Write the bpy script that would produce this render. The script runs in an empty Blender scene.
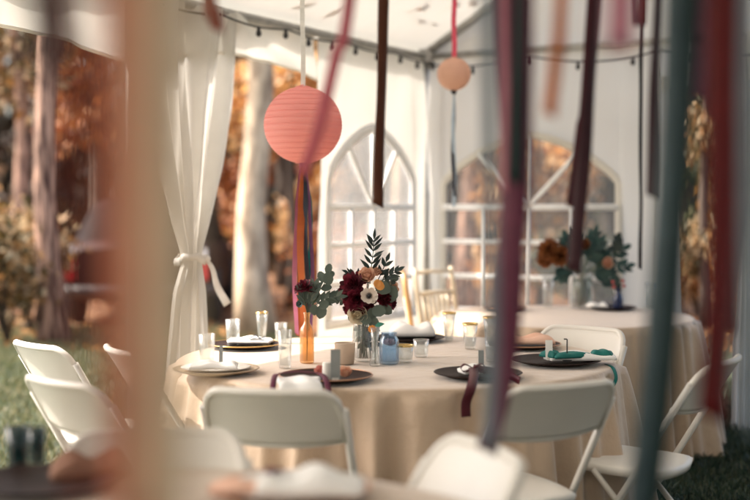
import bpy, math, random
from mathutils import Vector, Matrix
import numpy as np
R_ = random.Random(7)
SC = bpy.context.scene
COL = SC.collection
PI = math.pi
def lerp(a, b, t): return a + (b - a) * t
def interp(xs, ys, x):
    if x <= xs[0]: return ys[0]
    for i in range(1, len(xs)):
        if x <= xs[i]:
            t = (x - xs[i-1]) / (xs[i] - xs[i-1]); return lerp(ys[i-1], ys[i], t)
    return ys[-1]

# ------------------------------------------------------------------ camera
F = 1237.0; EYE = 1.39
PITCH = math.atan(45 / F)
cam = bpy.data.objects.new('camera', bpy.data.cameras.new('camera')); COL.objects.link(cam)
cam.location = (0, 0, EYE); cam.rotation_euler = (PI/2 - PITCH, 0, 0)
cam.data.sensor_width = 36; cam.data.lens = 36 * F / 750
cam.data.clip_end = 1000; cam.data.clip_start = 0.05
cam.data.dof.use_dof = True; cam.data.dof.focus_distance = 5.05
cam.data.dof.aperture_fstop = cam.data.lens / 55.0
SC.camera = cam
def ray(px, py):
    a = (px - 375) / F; b = (250 - py) / F
    return Vector((a, math.cos(PITCH) + b*math.sin(PITCH), -math.sin(PITCH) + b*math.cos(PITCH)))
def at(px, py, Y):
    d = ray(px, py); return Vector((0, 0, EYE)) + d * (Y / d.y)
def atz(px, py, z):
    d = ray(px, py); return Vector((0, 0, EYE)) + d * ((z - EYE) / d.z)

# tent frame: corner C, r runs along the gable wall, l along the side wall
C0 = Vector((0.35, 8.65, 0)); RV = Vector((0.866, -0.5, 0)); LV = Vector((-0.5, -0.866, 0))
EAVE = 2.44
def tp(r, l, z): return C0 + RV*r + LV*l + Vector((0, 0, z))
def roof_z(x, y):
    d = Vector((x, y, 0)) - C0; r = d.dot(RV)
    return EAVE + 0.577 * (r if r < 3.05 else 6.1 - r)

# ------------------------------------------------------------------ materials
def mat(name):
    m = bpy.data.materials.new(name); m.use_nodes = True
    nt = m.node_tree; nt.nodes.clear()
    out = nt.nodes.new('ShaderNodeOutputMaterial')
    return m, nt, out
def N(nt, t, **kw):
    n = nt.nodes.new(t)
    for k, v in kw.items(): setattr(n, k, v)
    return n
def noise_col(nt, c1, c2, scale=5, detail=4, stretch=None, island=0.0, contrast=(0.3, 0.7)):
    tc = N(nt, 'ShaderNodeTexCoord'); src = tc.outputs['Object']
    if stretch:
        mp = N(nt, 'ShaderNodeMapping'); mp.inputs['Scale'].default_value = stretch
        nt.links.new(src, mp.inputs['Vector']); src = mp.outputs[0]
    no = N(nt, 'ShaderNodeTexNoise'); no.inputs['Scale'].default_value = scale; no.inputs['Detail'].default_value = detail
    nt.links.new(src, no.inputs['Vector'])
    cr = N(nt, 'ShaderNodeValToRGB')
    cr.color_ramp.elements[0].position = contrast[0]; cr.color_ramp.elements[1].position = contrast[1]
    cr.color_ramp.elements[0].color = (*c1, 1); cr.color_ramp.elements[1].color = (*c2, 1)
    nt.links.new(no.outputs['Fac'], cr.inputs['Fac'])
    return cr.outputs[0], no.outputs['Fac'], src
def bump(nt, h, strength=0.2, dist=0.01):
    b = N(nt, 'ShaderNodeBump'); b.inputs['Strength'].default_value = strength; b.inputs['Distance'].default_value = dist
    nt.links.new(h, b.inputs['Height']); return b.outputs[0]
def surf(name, c1, c2=None, rough=0.5, scale=8, metal=0.0, transl=0.0, bumps=0.0, bdist=0.005, stretch=None, sheen=0.0, contrast=(0.3,0.7), tcol=None, bscale=None, spec=.5):
    m, nt, out = mat(name)
    c2 = c2 or tuple(min(1, v*1.12) for v in c1)
    col, fac, src = noise_col(nt, c1, c2, scale, 4, stretch, contrast=contrast)
    p = N(nt, 'ShaderNodeBsdfPrincipled'); p.inputs['Roughness'].default_value = rough; p.inputs['Metallic'].default_value = metal
    nt.links.new(col, p.inputs['Base Color'])
    p.inputs['Specular IOR Level'].default_value = spec
    if sheen: p.inputs['Sheen Weight'].default_value = sheen
    if bumps:
        h = fac
        if bscale:
            n2 = N(nt, 'ShaderNodeTexNoise'); n2.inputs['Scale'].default_value = bscale; n2.inputs['Detail'].default_value = 3
            nt.links.new(src, n2.inputs['Vector']); h = n2.outputs['Fac']
        nt.links.new(bump(nt, h, bumps, bdist), p.inputs['Normal'])
    sh = p.outputs[0]
    if transl:
        t = N(nt, 'ShaderNodeBsdfTranslucent')
        if tcol: t.inputs['Color'].default_value = (*tcol, 1)
        else: nt.links.new(col, t.inputs['Color'])
        mx = N(nt, 'ShaderNodeMixShader'); mx.inputs[0].default_value = transl
        nt.links.new(sh, mx.inputs[1]); nt.links.new(t.outputs[0], mx.inputs[2]); sh = mx.outputs[0]
    nt.links.new(sh, out.inputs[0]); return m
def leafmat(name, cols, rough=0.55, transl=0.35):
    """leaf or grass-blade material: colour differs from leaf to leaf"""
    m, nt, out = mat(name)
    g = N(nt, 'ShaderNodeNewGeometry'); cr = N(nt, 'ShaderNodeValToRGB')
    el = cr.color_ramp.elements
    while len(el) < len(cols): el.new(0.5)
    for i, c in enumerate(cols):
        el[i].position = i / max(1, len(cols)-1); el[i].color = (*c, 1)
    nt.links.new(g.outputs['Random Per Island'], cr.inputs['Fac'])
    p = N(nt, 'ShaderNodeBsdfPrincipled'); p.inputs['Roughness'].default_value = rough
    nt.links.new(cr.outputs[0], p.inputs['Base Color'])
    t = N(nt, 'ShaderNodeBsdfTranslucent'); nt.links.new(cr.outputs[0], t.inputs['Color'])
    mx = N(nt, 'ShaderNodeMixShader'); mx.inputs[0].default_value = transl
    nt.links.new(p.outputs[0], mx.inputs[1]); nt.links.new(t.outputs[0], mx.inputs[2])
    nt.links.new(mx.outputs[0], out.inputs[0]); return m
def glass(name, tint, refl=0.5, haze=0.0, hcol=(0.9, 0.9, 0.9)):
    m, nt, out = mat(name)
    t = N(nt, 'ShaderNodeBsdfTransparent'); t.inputs['Color'].default_value = (*tint, 1)
    g = N(nt, 'ShaderNodeBsdfGlossy'); g.inputs['Roughness'].default_value = 0.04
    lw = N(nt, 'ShaderNodeLayerWeight'); lw.inputs['Blend'].default_value = 0.35
    mu = N(nt, 'ShaderNodeMath', operation='MULTIPLY_ADD'); mu.inputs[1].default_value = refl; mu.inputs[2].default_value = 0.04
    nt.links.new(lw.outputs['Facing'], mu.inputs[0])
    mx = N(nt, 'ShaderNodeMixShader'); nt.links.new(mu.outputs[0], mx.inputs[0])
    nt.links.new(t.outputs[0], mx.inputs[1]); nt.links.new(g.outputs[0], mx.inputs[2]); sh = mx.outputs[0]
    if haze:
        d = N(nt, 'ShaderNodeBsdfDiffuse'); d.inputs['Color'].default_value = (*hcol, 1)
        tr = N(nt, 'ShaderNodeBsdfTranslucent'); tr.inputs['Color'].default_value = (*hcol, 1)
        a = N(nt, 'ShaderNodeMixShader'); a.inputs[0].default_value = 0.5
        nt.links.new(d.outputs[0], a.inputs[1]); nt.links.new(tr.outputs[0], a.inputs[2])
        tc = N(nt, 'ShaderNodeTexCoord'); no = N(nt, 'ShaderNodeTexNoise'); no.inputs['Scale'].default_value = 3
        nt.links.new(tc.outputs['Object'], no.inputs['Vector'])
        mm = N(nt, 'ShaderNodeMath', operation='MULTIPLY_ADD'); mm.inputs[1].default_value = haze*0.6; mm.inputs[2].default_value = haze*0.7
        nt.links.new(no.outputs['Fac'], mm.inputs[0])
        b = N(nt, 'ShaderNodeMixShader'); nt.links.new(mm.outputs[0], b.inputs[0])
        nt.links.new(sh, b.inputs[1]); nt.links.new(a.outputs[0], b.inputs[2]); sh = b.outputs[0]
    nt.links.new(sh, out.inputs[0]); return m

M = {}
M['roof'] = surf('tent_roof_vinyl', (.74,.72,.67), (.80,.78,.73), .55, 2, transl=.12, bumps=.15, bdist=.02, bscale=6)
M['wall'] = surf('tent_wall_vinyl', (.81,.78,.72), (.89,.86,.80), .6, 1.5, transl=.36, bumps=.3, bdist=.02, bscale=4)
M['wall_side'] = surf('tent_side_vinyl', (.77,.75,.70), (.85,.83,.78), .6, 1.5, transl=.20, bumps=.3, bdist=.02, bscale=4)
M['curtain'] = surf('sheer_curtain', (.64,.62,.58), (.71,.69,.65), .7, 6, transl=.45, bumps=.2, bdist=.006, bscale=40)
M['pole'] = surf('tent_pole_aluminium', (.36,.35,.33), (.48,.47,.45), .4, 20, metal=.6)
M['muntin'] = surf('white_muntin', (.85,.85,.85), None, .4)
M['pane'] = glass('vinyl_pane', (.95,.94,.93), .35, .25, (.86,.85,.84))
M['pane_gable'] = glass('clear_vinyl_pane', (.96,.95,.94), .35, .20, (.86,.84,.80))
M['plastic'] = surf('white_resin', (.72,.685,.625), (.78,.745,.685), .38, 4, bumps=.06, bdist=.002, bscale=220)
M['tube'] = surf('painted_tube', (.64,.61,.56), (.70,.67,.62), .35, 10)
M['cloth'] = surf('champagne_cloth', (.48,.355,.25), (.53,.395,.28), .55, 3, bumps=.7, bdist=.010, bscale=16, sheen=.4)
M['cloth_far'] = surf('peach_cloth', (.47,.345,.24), (.52,.385,.27), .62, 3, bumps=.7, bdist=.010, bscale=16, sheen=.4)
M['grassbase'] = None
M['paper_coral'] = surf('coral_paper', (.96,.43,.40), (.98,.49,.45), .8, 3, transl=.34, bumps=.1, bdist=.002, bscale=60)
M['paper_peach'] = surf('peach_paper', (.86,.60,.48), (.88,.64,.52), .8, 3, transl=.5)
M['wire'] = surf('black_wire', (.012,.012,.013), (.02,.02,.02), .4)
M['bulb'] = surf('black_bulb', (.01,.01,.012), (.02,.02,.022), .35)
def satin(name, c, tr=.3): return surf(name, tuple(v*.9 for v in c), tuple(min(1, v*1.15) for v in c), .38, 3, transl=tr, stretch=(1,1,6), spec=.25, bumps=.08, bdist=.001, bscale=60)
RB = dict(tail_rose=satin('ribbon_old_rose',(.34,.11,.17)), tail_rust=satin('ribbon_rust',(.36,.09,.025)), tail_violet=satin('ribbon_violet',(.15,.06,.13)), tan=satin('ribbon_tan',(.66,.52,.37)), salmon=satin('ribbon_salmon',(.70,.26,.14)), brick=satin('ribbon_brick',(.30,.07,.045)),
          brown=satin('ribbon_brown',(.10,.03,.013), .15), mauve=satin('ribbon_mauve',(.065,.024,.032)), plum=satin('ribbon_plum',(.15,.035,.07)),
          wine=satin('ribbon_wine',(.08,.012,.02), .2), red=satin('ribbon_dark_red',(.12,.007,.007), .08), teal=satin('ribbon_teal',(.10,.145,.165)),
          green=satin('ribbon_dark_green',(.008,.028,.028), .2), slate=satin('ribbon_slate',(.22,.27,.31)), orange=satin('ribbon_orange',(.70,.22,.06)),
          pink=satin('ribbon_dusty_pink',(.62,.16,.20)), rose=satin('ribbon_rose',(.62,.25,.32)), navy=satin('ribbon_navy',(.03,.035,.05), .15),
          dark=satin('ribbon_charcoal',(.025,.022,.022), .15), white=satin('ribbon_white',(.80,.78,.75)), purple=satin('ribbon_purple',(.16,.055,.10)),
          petrol=satin('ribbon_petrol',(.0,.16,.15), .2), ice=satin('ribbon_ice_blue',(.45,.55,.65)), hotpink=satin('ribbon_hot_pink',(.75,.10,.16)))

# ------------------------------------------------------------------ mesh builder
class MB:
    def __init__(s): s.v = []; s.f = []
    def add(s, vs, fs):
        o = len(s.v); s.v += [tuple(p) for p in vs]; s.f += [tuple(i+o for i in f) for f in fs]
    def box(s, c, d, rot=None):
        vs = []
        for x in (-1,1):
            for y in (-1,1):
                for z in (-1,1):
                    p = Vector((x*d[0]/2, y*d[1]/2, z*d[2]/2))
                    if rot: p = rot @ p
                    vs.append(p + Vector(c))
        s.add(vs, [(0,1,3,2),(4,6,7,5),(0,4,5,1),(2,3,7,6),(0,2,6,4),(1,5,7,3)])
    def tube(s, pts, rad, n=10, cap=True, closed=False):
        pts = [Vector(p) for p in pts]; m = len(pts)
        if not isinstance(rad, (list, tuple)): rad = [rad]*m
        vs = []; fs = []
        up = None
        for i, p in enumerate(pts):
            if closed: t = pts[(i+1) % m] - pts[i-1]
            else: t = pts[min(i+1, m-1)] - pts[max(i-1, 0)]
            t.normalize()
            if up is None:
                up = Vector((0,0,1)) if abs(t.z) < .9 else Vector((1,0,0))
            a = up - t*up.dot(t); a.normalize(); up = a; b = t.cross(a)
            for k in range(n):
                w = 2*PI*k/n; vs.append(p + (a*math.cos(w) + b*math.sin(w))*rad[i])
        rng = m if closed else m-1
        for i in range(rng):
            j = (i+1) % m
            for k in range(n): fs.append((i*n+k, i*n+(k+1)%n, j*n+(k+1)%n, j*n+k))
        if cap and not closed:
            fs.append(tuple(range(n-1,-1,-1))); fs.append(tuple((m-1)*n+k for k in range(n)))
        s.add(vs, fs)
    def lathe(s, prof, n=32, c=(0,0,0), flute=0, famp=0.0):
        vs = []; fs = []; m = len(prof)
        for (r, z) in prof:
            for k in range(n):
                w = 2*PI*k/n
                rr = r * (1 + (famp*math.cos(flute*w) if flute else 0))
                vs.append((c[0]+rr*math.cos(w), c[1]+rr*math.sin(w), c[2]+z))
        for i in range(m-1):
            for k in range(n): fs.append((i*n+k, i*n+(k+1)%n, (i+1)*n+(k+1)%n, (i+1)*n+k))
        s.add(vs, fs)
    def grid(s, rows):
        m = len(rows); n = len(rows[0]); vs = [p for r in rows for p in r]; fs = []
        for i in range(m-1):
            for j in range(n-1): fs.append((i*n+j, i*n+j+1, (i+1)*n+j+1, (i+1)*n+j))
        s.add(vs, fs)
    def slab(s, front, back):
        """two matching grids joined round their rim"""
        m = len(front); n = len(front[0]); o = m*n
        vs = [p for r in front for p in r] + [p for r in back for p in r]; fs = []
        for i in range(m-1):
            for j in range(n-1):
                a = (i*n+j, i*n+j+1, (i+1)*n+j+1, (i+1)*n+j)
                fs.append(a); fs.append(tuple(o+k for k in reversed(a)))
        for i in range(m-1):
            fs.append((i*n, (i+1)*n, o+(i+1)*n, o+i*n)); fs.append((i*n+n-1, o+i*n+n-1, o+(i+1)*n+n-1, (i+1)*n+n-1))
        for j in range(n-1):
            fs.append((j, o+j, o+j+1, j+1)); q = (m-1)*n; fs.append((q+j, q+j+1, o+q+j+1, o+q+j))
        s.add(vs, fs)
    def sphere(s, c, r, n=16, m=10, sc=(1,1,1)):
        vs = []; fs = []
        for i in range(m+1):
            a = PI*i/m
            for k in range(n):
                w = 2*PI*k/n
                vs.append((c[0]+r*sc[0]*math.sin(a)*math.cos(w), c[1]+r*sc[1]*math.sin(a)*math.sin(w), c[2]+r*sc[2]*math.cos(a)))
        for i in range(m):
            for k in range(n): fs.append((i*n+k, i*n+(k+1)%n, (i+1)*n+(k+1)%n, (i+1)*n+k))
        s.add(vs, fs)
    def leaf(s, p, d, nrm, L, W, bend=.15, round_=False):
        """a leaf of its own outline starting at p along d"""
        p = Vector(p); d = Vector(d).normalized(); sd = d.cross(Vector(nrm))
        if sd.length < 1e-4: sd = d.cross(Vector((.3,.5,.8)))
        sd.normalize(); nn = sd.cross(d)
        prof = ((0,.05),(.15,.62),(.4,1),(.7,.95),(.92,.55),(1,.04)) if round_ else ((0,.06),(.2,.62),(.42,1),(.68,.72),(.88,.3),(1,.03))
        vs = []; fs = []
        for (t, w) in prof:
            c = p + d*L*t - nn*bend*L*t*t
            vs += [c + sd*W*.5*w + nn*W*.12*w, c, c - sd*W*.5*w + nn*W*.12*w]
        for i in range(len(prof)-1):
            fs += [(3*i,3*i+1,3*i+4,3*i+3),(3*i+1,3*i+2,3*i+5,3*i+4)]
        s.add(vs, fs)
    def obj(s, name, m, parent=None, smooth=True, loc=None):
        me = bpy.data.meshes.new(name); me.from_pydata(s.v, [], s.f); me.update()
        if m: me.materials.append(m)
        if smooth: me.polygons.foreach_set('use_smooth', [True]*len(me.polygons))
        o = bpy.data.objects.new(name, me); COL.objects.link(o)
        if parent: o.parent = parent
        if loc is not None: o.location = loc
        return o
def recalc(o):
    import bmesh
    bm = bmesh.new(); bm.from_mesh(o.data); bmesh.ops.recalc_face_normals(bm, faces=bm.faces); bm.to_mesh(o.data); bm.free(); return o
def sharp(o, ang=40):
    try: o.data.set_sharp_from_angle(angle=math.radians(ang))
    except Exception: pass
    return o
def tag(o, label=None, cat=None, group=None, kind=None):
    if label: o['label'] = label
    if cat: o['category'] = cat
    if group: o['group'] = group
    if kind: o['kind'] = kind
    return o
def thing(name, label, cat, loc=(0,0,0), rz=0, group=None):
    o = bpy.data.objects.new(name, None); COL.objects.link(o); o.location = loc; o.rotation_euler = (0,0,rz)
    o.empty_display_size = .05
    return tag(o, label, cat, group)
def copy_tree(o, parent=None):
    c = o.copy(); COL.objects.link(c); c.parent = parent
    for ch in list(o.children): copy_tree(ch, c)
    return c
def fastmesh(name, verts, faces_n, m):
    """verts: numpy (k*n,3) of k separate n-gons"""
    n = faces_n; k = len(verts)//n
    me = bpy.data.meshes.new(name)
    me.vertices.add(k*n); me.vertices.foreach_set('co', np.asarray(verts, dtype=np.float32).ravel())
    me.loops.add(k*n); me.loops.foreach_set('vertex_index', np.arange(k*n, dtype=np.int32))
    me.polygons.add(k); me.polygons.foreach_set('loop_start', np.arange(0, k*n, n, dtype=np.int32))
    me.update(calc_edges=True); me.validate()
    me.materials.append(m)
    o = bpy.data.objects.new(name, me); COL.objects.link(o); return o
def leaf_quads(P, size, rng, flat=0.0, aspect=.6):
    """diamond leaves at points P (k,3)"""
    k = len(P)
    d = rng.normal(size=(k,3)); d[:,2] *= (1-flat); d /= np.linalg.norm(d,axis=1)[:,None]
    e = rng.normal(size=(k,3)); e[:,2] *= (1-flat); e -= d*(d*e).sum(1)[:,None]; e /= np.linalg.norm(e,axis=1)[:,None]
    s = size*(.6+.8*rng.random(k))[:,None]
    out = np.empty((k,4,3)); out[:,0]=P-d*s*.5; out[:,1]=P+e*s*.5*aspect; out[:,2]=P+d*s*.5; out[:,3]=P-e*s*.5*aspect
    return out.reshape(-1,3)

# ------------------------------------------------------------------ setting: ground, hill, grass, leaves
def build_ground():
    m, nt, out = mat('ground_soil_and_lawn')
    g = N(nt,'ShaderNodeNewGeometry'); sx = N(nt,'ShaderNodeSeparateXYZ'); nt.links.new(g.outputs['Position'], sx.inputs[0])
    no = N(nt,'ShaderNodeTexNoise'); no.inputs['Scale'].default_value = .5; no.inputs['Detail'].default_value = 6
    nt.links.new(g.outputs['Position'], no.inputs['Vector'])
    ad = N(nt,'ShaderNodeMath', operation='MULTIPLY_ADD'); ad.inputs[1].default_value = 3.0
    nt.links.new(no.outputs['Fac'], ad.inputs[0]); nt.links.new(sx.outputs['Y'], ad.inputs[2])
    mr = N(nt,'ShaderNodeMapRange'); mr.inputs[1].default_value = 14.2; mr.inputs[2].default_value = 15.4
    nt.links.new(ad.outputs[0], mr.inputs[0])
    n2 = N(nt,'ShaderNodeTexNoise'); n2.inputs['Scale'].default_value = 14; n2.inputs['Detail'].default_value = 5
    nt.links.new(g.outputs['Position'], n2.inputs['Vector'])
    def ramp(a,b):
        c = N(nt,'ShaderNodeValToRGB'); c.color_ramp.elements[0].position=.35; c.color_ramp.elements[1].position=.68
        c.color_ramp.elements[0].color=(*a,1); c.color_ramp.elements[1].color=(*b,1); nt.links.new(n2.outputs['Fac'], c.inputs[0]); return c
    ca = ramp((.02,.03,.014),(.05,.065,.03)); cb = ramp((.10,.05,.025),(.22,.10,.04))
    mx = N(nt,'ShaderNodeMix', data_type='RGBA'); nt.links.new(mr.outputs[0], mx.inputs[0])
    nt.links.new(ca.outputs[0], mx.inputs[6]); nt.links.new(cb.outputs[0], mx.inputs[7])
    p = N(nt,'ShaderNodeBsdfPrincipled'); p.inputs['Roughness'].default_value=.9
    nt.links.new(mx.outputs[2], p.inputs['Base Color']); nt.links.new(bump(nt,n2.outputs['Fac'],.6,.05), p.inputs['Normal'])
    nt.links.new(p.outputs[0], out.inputs[0])
    b = MB(); S = 220; k = 22
    b.grid([[(-S+2*S*j/k, -S+2*S*i/k, 0) for j in range(k+1)] for i in range(k+1)])
    tag(b.obj('ground', m), 'lawn under the tent turning to woodland floor', 'ground', kind='structure')
    hm = surf('wooded_hill', (.03,.022,.014),(.09,.05,.025), .95, .35, contrast=(.35,.65))
    b = MB(); rows = []
    for i in range(9):
        row = []
        for j in range(49):
            x = -90+180*j/48; y = 48+7*i
            h = 8*math.sin(PI*min(1,i/8)*.5)*(1+.18*math.sin(j*.6)+.12*math.sin(j*1.7+i)) - .3
            row.append((x,y,h))
        rows.append(row)
    b.grid(rows); tag(b.obj('hill', hm), 'dark wooded hillside rising behind the trees', 'hill', kind='structure')
build_ground()

rng = np.random.default_rng(3)
def grass_patch(name, label, regions, m, h):
    V = []
    for (fn, n, box) in regions:
        x = rng.uniform(box[0],box[1],n); y = rng.uniform(box[2],box[3],n)
        keep = fn(x,y); x=x[keep]; y=y[keep]; k=len(x)
        cl = np.sin(x*3.1+np.sin(y*2.3)*2)*np.sin(y*2.7+x)   # clumps stand taller
        hh = h*(.55+.7*rng.random(k))*(1+.25*cl); a = rng.uniform(0,2*PI,k); w = .0035+.003*rng.random(k)
        ln = rng.normal(size=(k,2))*hh[:,None]*.45
        T = np.zeros((k,4,3))
        dx = np.cos(a)*w; dy = np.sin(a)*w
        T[:,0]=np.stack([x-dx,y-dy,np.zeros(k)],1); T[:,1]=np.stack([x+dx,y+dy,np.zeros(k)],1)
        T[:,2]=np.stack([x+ln[:,0]*.5+dx*.6,y+ln[:,1]*.5+dy*.6,hh*.65],1)
        T[:,3]=np.stack([x+ln[:,0],y+ln[:,1],hh],1)
        V.append(T.reshape(-1,3))
    o = fastmesh(name, np.concatenate(V), 4, m); tag(o, label, 'grass', kind='stuff')
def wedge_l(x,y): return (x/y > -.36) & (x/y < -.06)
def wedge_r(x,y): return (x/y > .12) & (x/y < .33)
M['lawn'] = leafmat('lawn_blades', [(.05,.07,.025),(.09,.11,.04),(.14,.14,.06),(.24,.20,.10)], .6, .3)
M['lawn_dark'] = leafmat('shade_tinted_lawn_blades', [(.012,.028,.018),(.025,.05,.03),(.04,.065,.035),(.075,.075,.04)], .6, .3)  # darker copy of the lawn blades: shade under the tent put into the colours
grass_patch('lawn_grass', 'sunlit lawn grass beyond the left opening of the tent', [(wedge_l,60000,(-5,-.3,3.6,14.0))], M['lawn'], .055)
grass_patch('shade_tinted_grass', 'grass under the right side of the tent, shade put into its dark green', [(wedge_r,60000,(.4,3.2,3.6,9.6))], M['lawn_dark'], .05)
M['litter'] = leafmat('leaf_litter', [(.12,.05,.02),(.30,.11,.03),(.48,.20,.05),(.55,.30,.12)], .7, .2)
k = 9000; y = rng.uniform(11.5,34,k); x = y*rng.uniform(-.36,.36,k)
o = fastmesh('fallen_leaves', leaf_quads(np.stack([x,y,.015+.03*rng.random(k)],1), .10, rng, .8), 4, M['litter'])
tag(o, 'orange fallen leaves scattered over the woodland floor', 'leaves', kind='stuff')

# ------------------------------------------------------------------ trees
M['bark_red'] = surf('reddish_bark', (.045,.022,.016),(.46,.28,.20), .85, 9, bumps=.8, bdist=.03, stretch=(2.2,2.2,.35), contrast=(.38,.62))
M['bark_pale'] = surf('pale_bark', (.27,.19,.125),(.60,.46,.32), .8, 6, bumps=.7, bdist=.03, stretch=(1.6,1.6,.45), contrast=(.36,.6))
M['bark_dark'] = surf('dark_bark', (.035,.026,.02),(.10,.07,.05), .9, 7, bumps=.8, bdist=.03, stretch=(2,2,.35))
M['leaf_orange'] = leafmat('autumn_orange_leaves', [(.42,.14,.03),(.62,.30,.08),(.70,.44,.18),(.70,.54,.36)], .35, .45)
M['leaf_rust'] = leafmat('rust_leaves', [(.10,.03,.012),(.20,.06,.02),(.34,.11,.03),(.42,.20,.06)], .6, .4)
M['leaf_green'] = leafmat('olive_leaves', [(.03,.045,.02),(.06,.075,.03),(.11,.12,.05),(.17,.15,.07)], .6, .35)
M['leaf_mix'] = leafmat('fading_and_highlight_leaves', [(.04,.04,.016),(.12,.09,.03),(.34,.16,.05),(.62,.50,.32)], .6, .4)  # fading tones; the palest paints bright highlights among the leaves
def tree(name, label, px, Y, dpx, trunk_h, bark, leafm, crown, nleaf=1500, lsize=.14, lean=0, group='trees of the wood behind the tent', seed=1, cat='tree'):
    """crown: list of (px, py, dY, rx, ry, rz) leaf clumps given by where they stand in the view"""
    rg = np.random.default_rng(seed); X = (px-375)/F*Y
    t = thing(name, label, cat, (X,Y,0), 0, group)
    r0 = dpx/F*Y/2; b = MB(); pts = []; rad = []
    for i in range(13):
        z = trunk_h*i/12
        pts.append((lean*z + r0*.35*math.sin(i*1.1+seed), r0*.3*math.cos(i*.9+seed), z-.02))
        rad.append(r0*(1.5 if i == 0 else 1.08 if i == 1 else 1-.45*i/12))
    b.tube(pts, rad, 12)
    for (cx,cy,dY,rx,ry,rz) in crown:                                  # a limb to each clump
        tgt = at(cx,cy,Y+dY)-Vector((X,Y,0)); zs = max(.3,min(trunk_h*.92,tgt.z-.5*math.hypot(tgt.x,tgt.y)-.2)); s = Vector((lean*zs,0,zs))
        mid = s.lerp(tgt,.55)+Vector((0,0,.12*(tgt-s).length))
        b.tube([s,s.lerp(mid,.5),mid,tgt],[r0*.35,r0*.26,r0*.17,r0*.06],7)
        for q in range(5):
            e = tgt+Vector(((rg.random()-.5)*1.6*rx,(rg.random()-.5)*1.6*ry,(rg.random()-.5)*1.6*rz)); b.tube([mid,mid.lerp(e,.6)+Vector((0,0,.05)),e],[r0*.1,r0*.06,r0*.02],5)
    b.obj('trunk', bark, t)
    if crown:
        P = []
        for (cx,cy,dY,rx,ry,rz) in crown:
            c = np.array(at(cx,cy,Y+dY)-Vector((X,Y,0)))
            nsub = 9
            cen = c+rg.uniform(-1,1,(nsub,3))*np.array([rx,ry,rz])*.75
            for q in cen:
                kk = int(nleaf/len(crown)/nsub)
                P.append(q+rg.normal(size=(kk,3))*np.array([rx,ry,rz])*.24)
        V = leaf_quads(np.concatenate(P), lsize, rg)
        o = fastmesh('crown', V, 4, leafm); o.parent = t
    return t
tree('pine_tree','tall straight reddish trunk catching light in the left opening',50,12.6,25,9,M['bark_red'],M['leaf_green'],[(40,-180,0,1.6,1.6,1.0),(75,-250,.5,1.8,1.8,1.0)],1600,.2,seed=2)
tree('beech_tree','smooth pale beige trunk standing in the doorway behind the lantern',256,13.2,31,8,M['bark_pale'],M['leaf_orange'],[(262,-60,-.3,1.1,1.0,.8),(230,-120,.6,1.3,1.2,.8)],1800,.15,seed=3)
tree('oak_tree','thin brown trunk at the far left edge of the opening',21,17,17,9,M['bark_red'],M['leaf_mix'],[(12,70,0,.9,.8,.8),(28,-40,0,1.2,1,.9)],1500,.15,seed=4)
tree('oak_tree','dark trunk with rust leaves right of the reddish trunk',97,19,18,9,M['bark_dark'],M['leaf_rust'],[(88,60,0,.8,.8,1.1),(105,100,0,.9,.8,.7),(80,-60,0,1.3,1.2,1)],3200,.15,seed=5)
tree('maple_tree','orange maple filling the top of the doorway above the lantern',292,16.5,10,6,M['bark_dark'],M['leaf_orange'],[(270,92,0,.55,.6,.4),(300,80,.5,.5,.6,.35),(252,128,.4,.42,.5,.45),(318,150,0,.35,.5,.6),(300,215,.8,.4,.5,.5)],3600,.13,seed=6)
tree('maple_tree','orange maple seen through the right arched window',540,15.5,9,6,M['bark_dark'],M['leaf_orange'],[(520,170,0,.45,.6,.6),(562,165,.4,.5,.6,.6),(540,225,.3,.6,.6,.45),(535,150,-.3,.6,.5,.5),(515,262,0,.4,.5,.3),(566,275,0,.4,.5,.3)],10000,.13,seed=7)
tree('maple_tree','amber leafed maple in the opening beside the dark red ribbon',706,14,12,6,M['bark_dark'],M['leaf_mix'],[(700,130,0,.25,.5,.4),(722,190,.4,.3,.5,.6),(692,250,.2,.25,.5,.3),(735,110,.2,.3,.5,.5),(706,60,.2,.5,.5,.3)],4200,.10,seed=8)
tree('ash_tree','grey brown trunk behind the left arched window',345,20,17,9,M['bark_dark'],M['leaf_mix'],[(350,60,0,1,.9,.7),(335,-40,0,1.2,1,.9)],1400,.16,seed=9)
tree('ash_tree','slender pale trunk right of centre behind the left arched window',398,18,10,9,M['bark_pale'],M['leaf_mix'],[(402,40,0,.9,.9,.6)],900,.16,seed=10)
tree('ash_tree','brown trunk behind the left panes of the right arched window',468,16,20,9,M['bark_red'],M['leaf_mix'],[(462,100,0,.8,.9,.7),(475,30,0,1,.9,.7)],1500,.16,seed=11)
tree('ash_tree','dark trunk behind the right panes of the right arched window',607,17,18,9,M['bark_dark'],M['leaf_green'],[(602,190,0,.45,.7,.5),(612,80,0,1,.9,.9),(595,260,0,.4,.6,.35)],2600,.15,seed=12)
tree('oak_tree','dark oak trunk between beech and lantern ribbons in the doorway',284,21,16,9,M['bark_dark'],M['leaf_rust'],[(285,130,0,.9,.8,.5),(240,200,0,.5,.6,.7)],2200,.15,seed=13)
tree('oak_tree','dark trunk deep in the right hand opening of the tent',684,20,20,9,M['bark_dark'],M['leaf_green'],[(690,200,0,.6,.7,.6),(678,120,0,.7,.7,.7),(700,300,0,.3,.5,.3)],2600,.15,seed=14)
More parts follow.
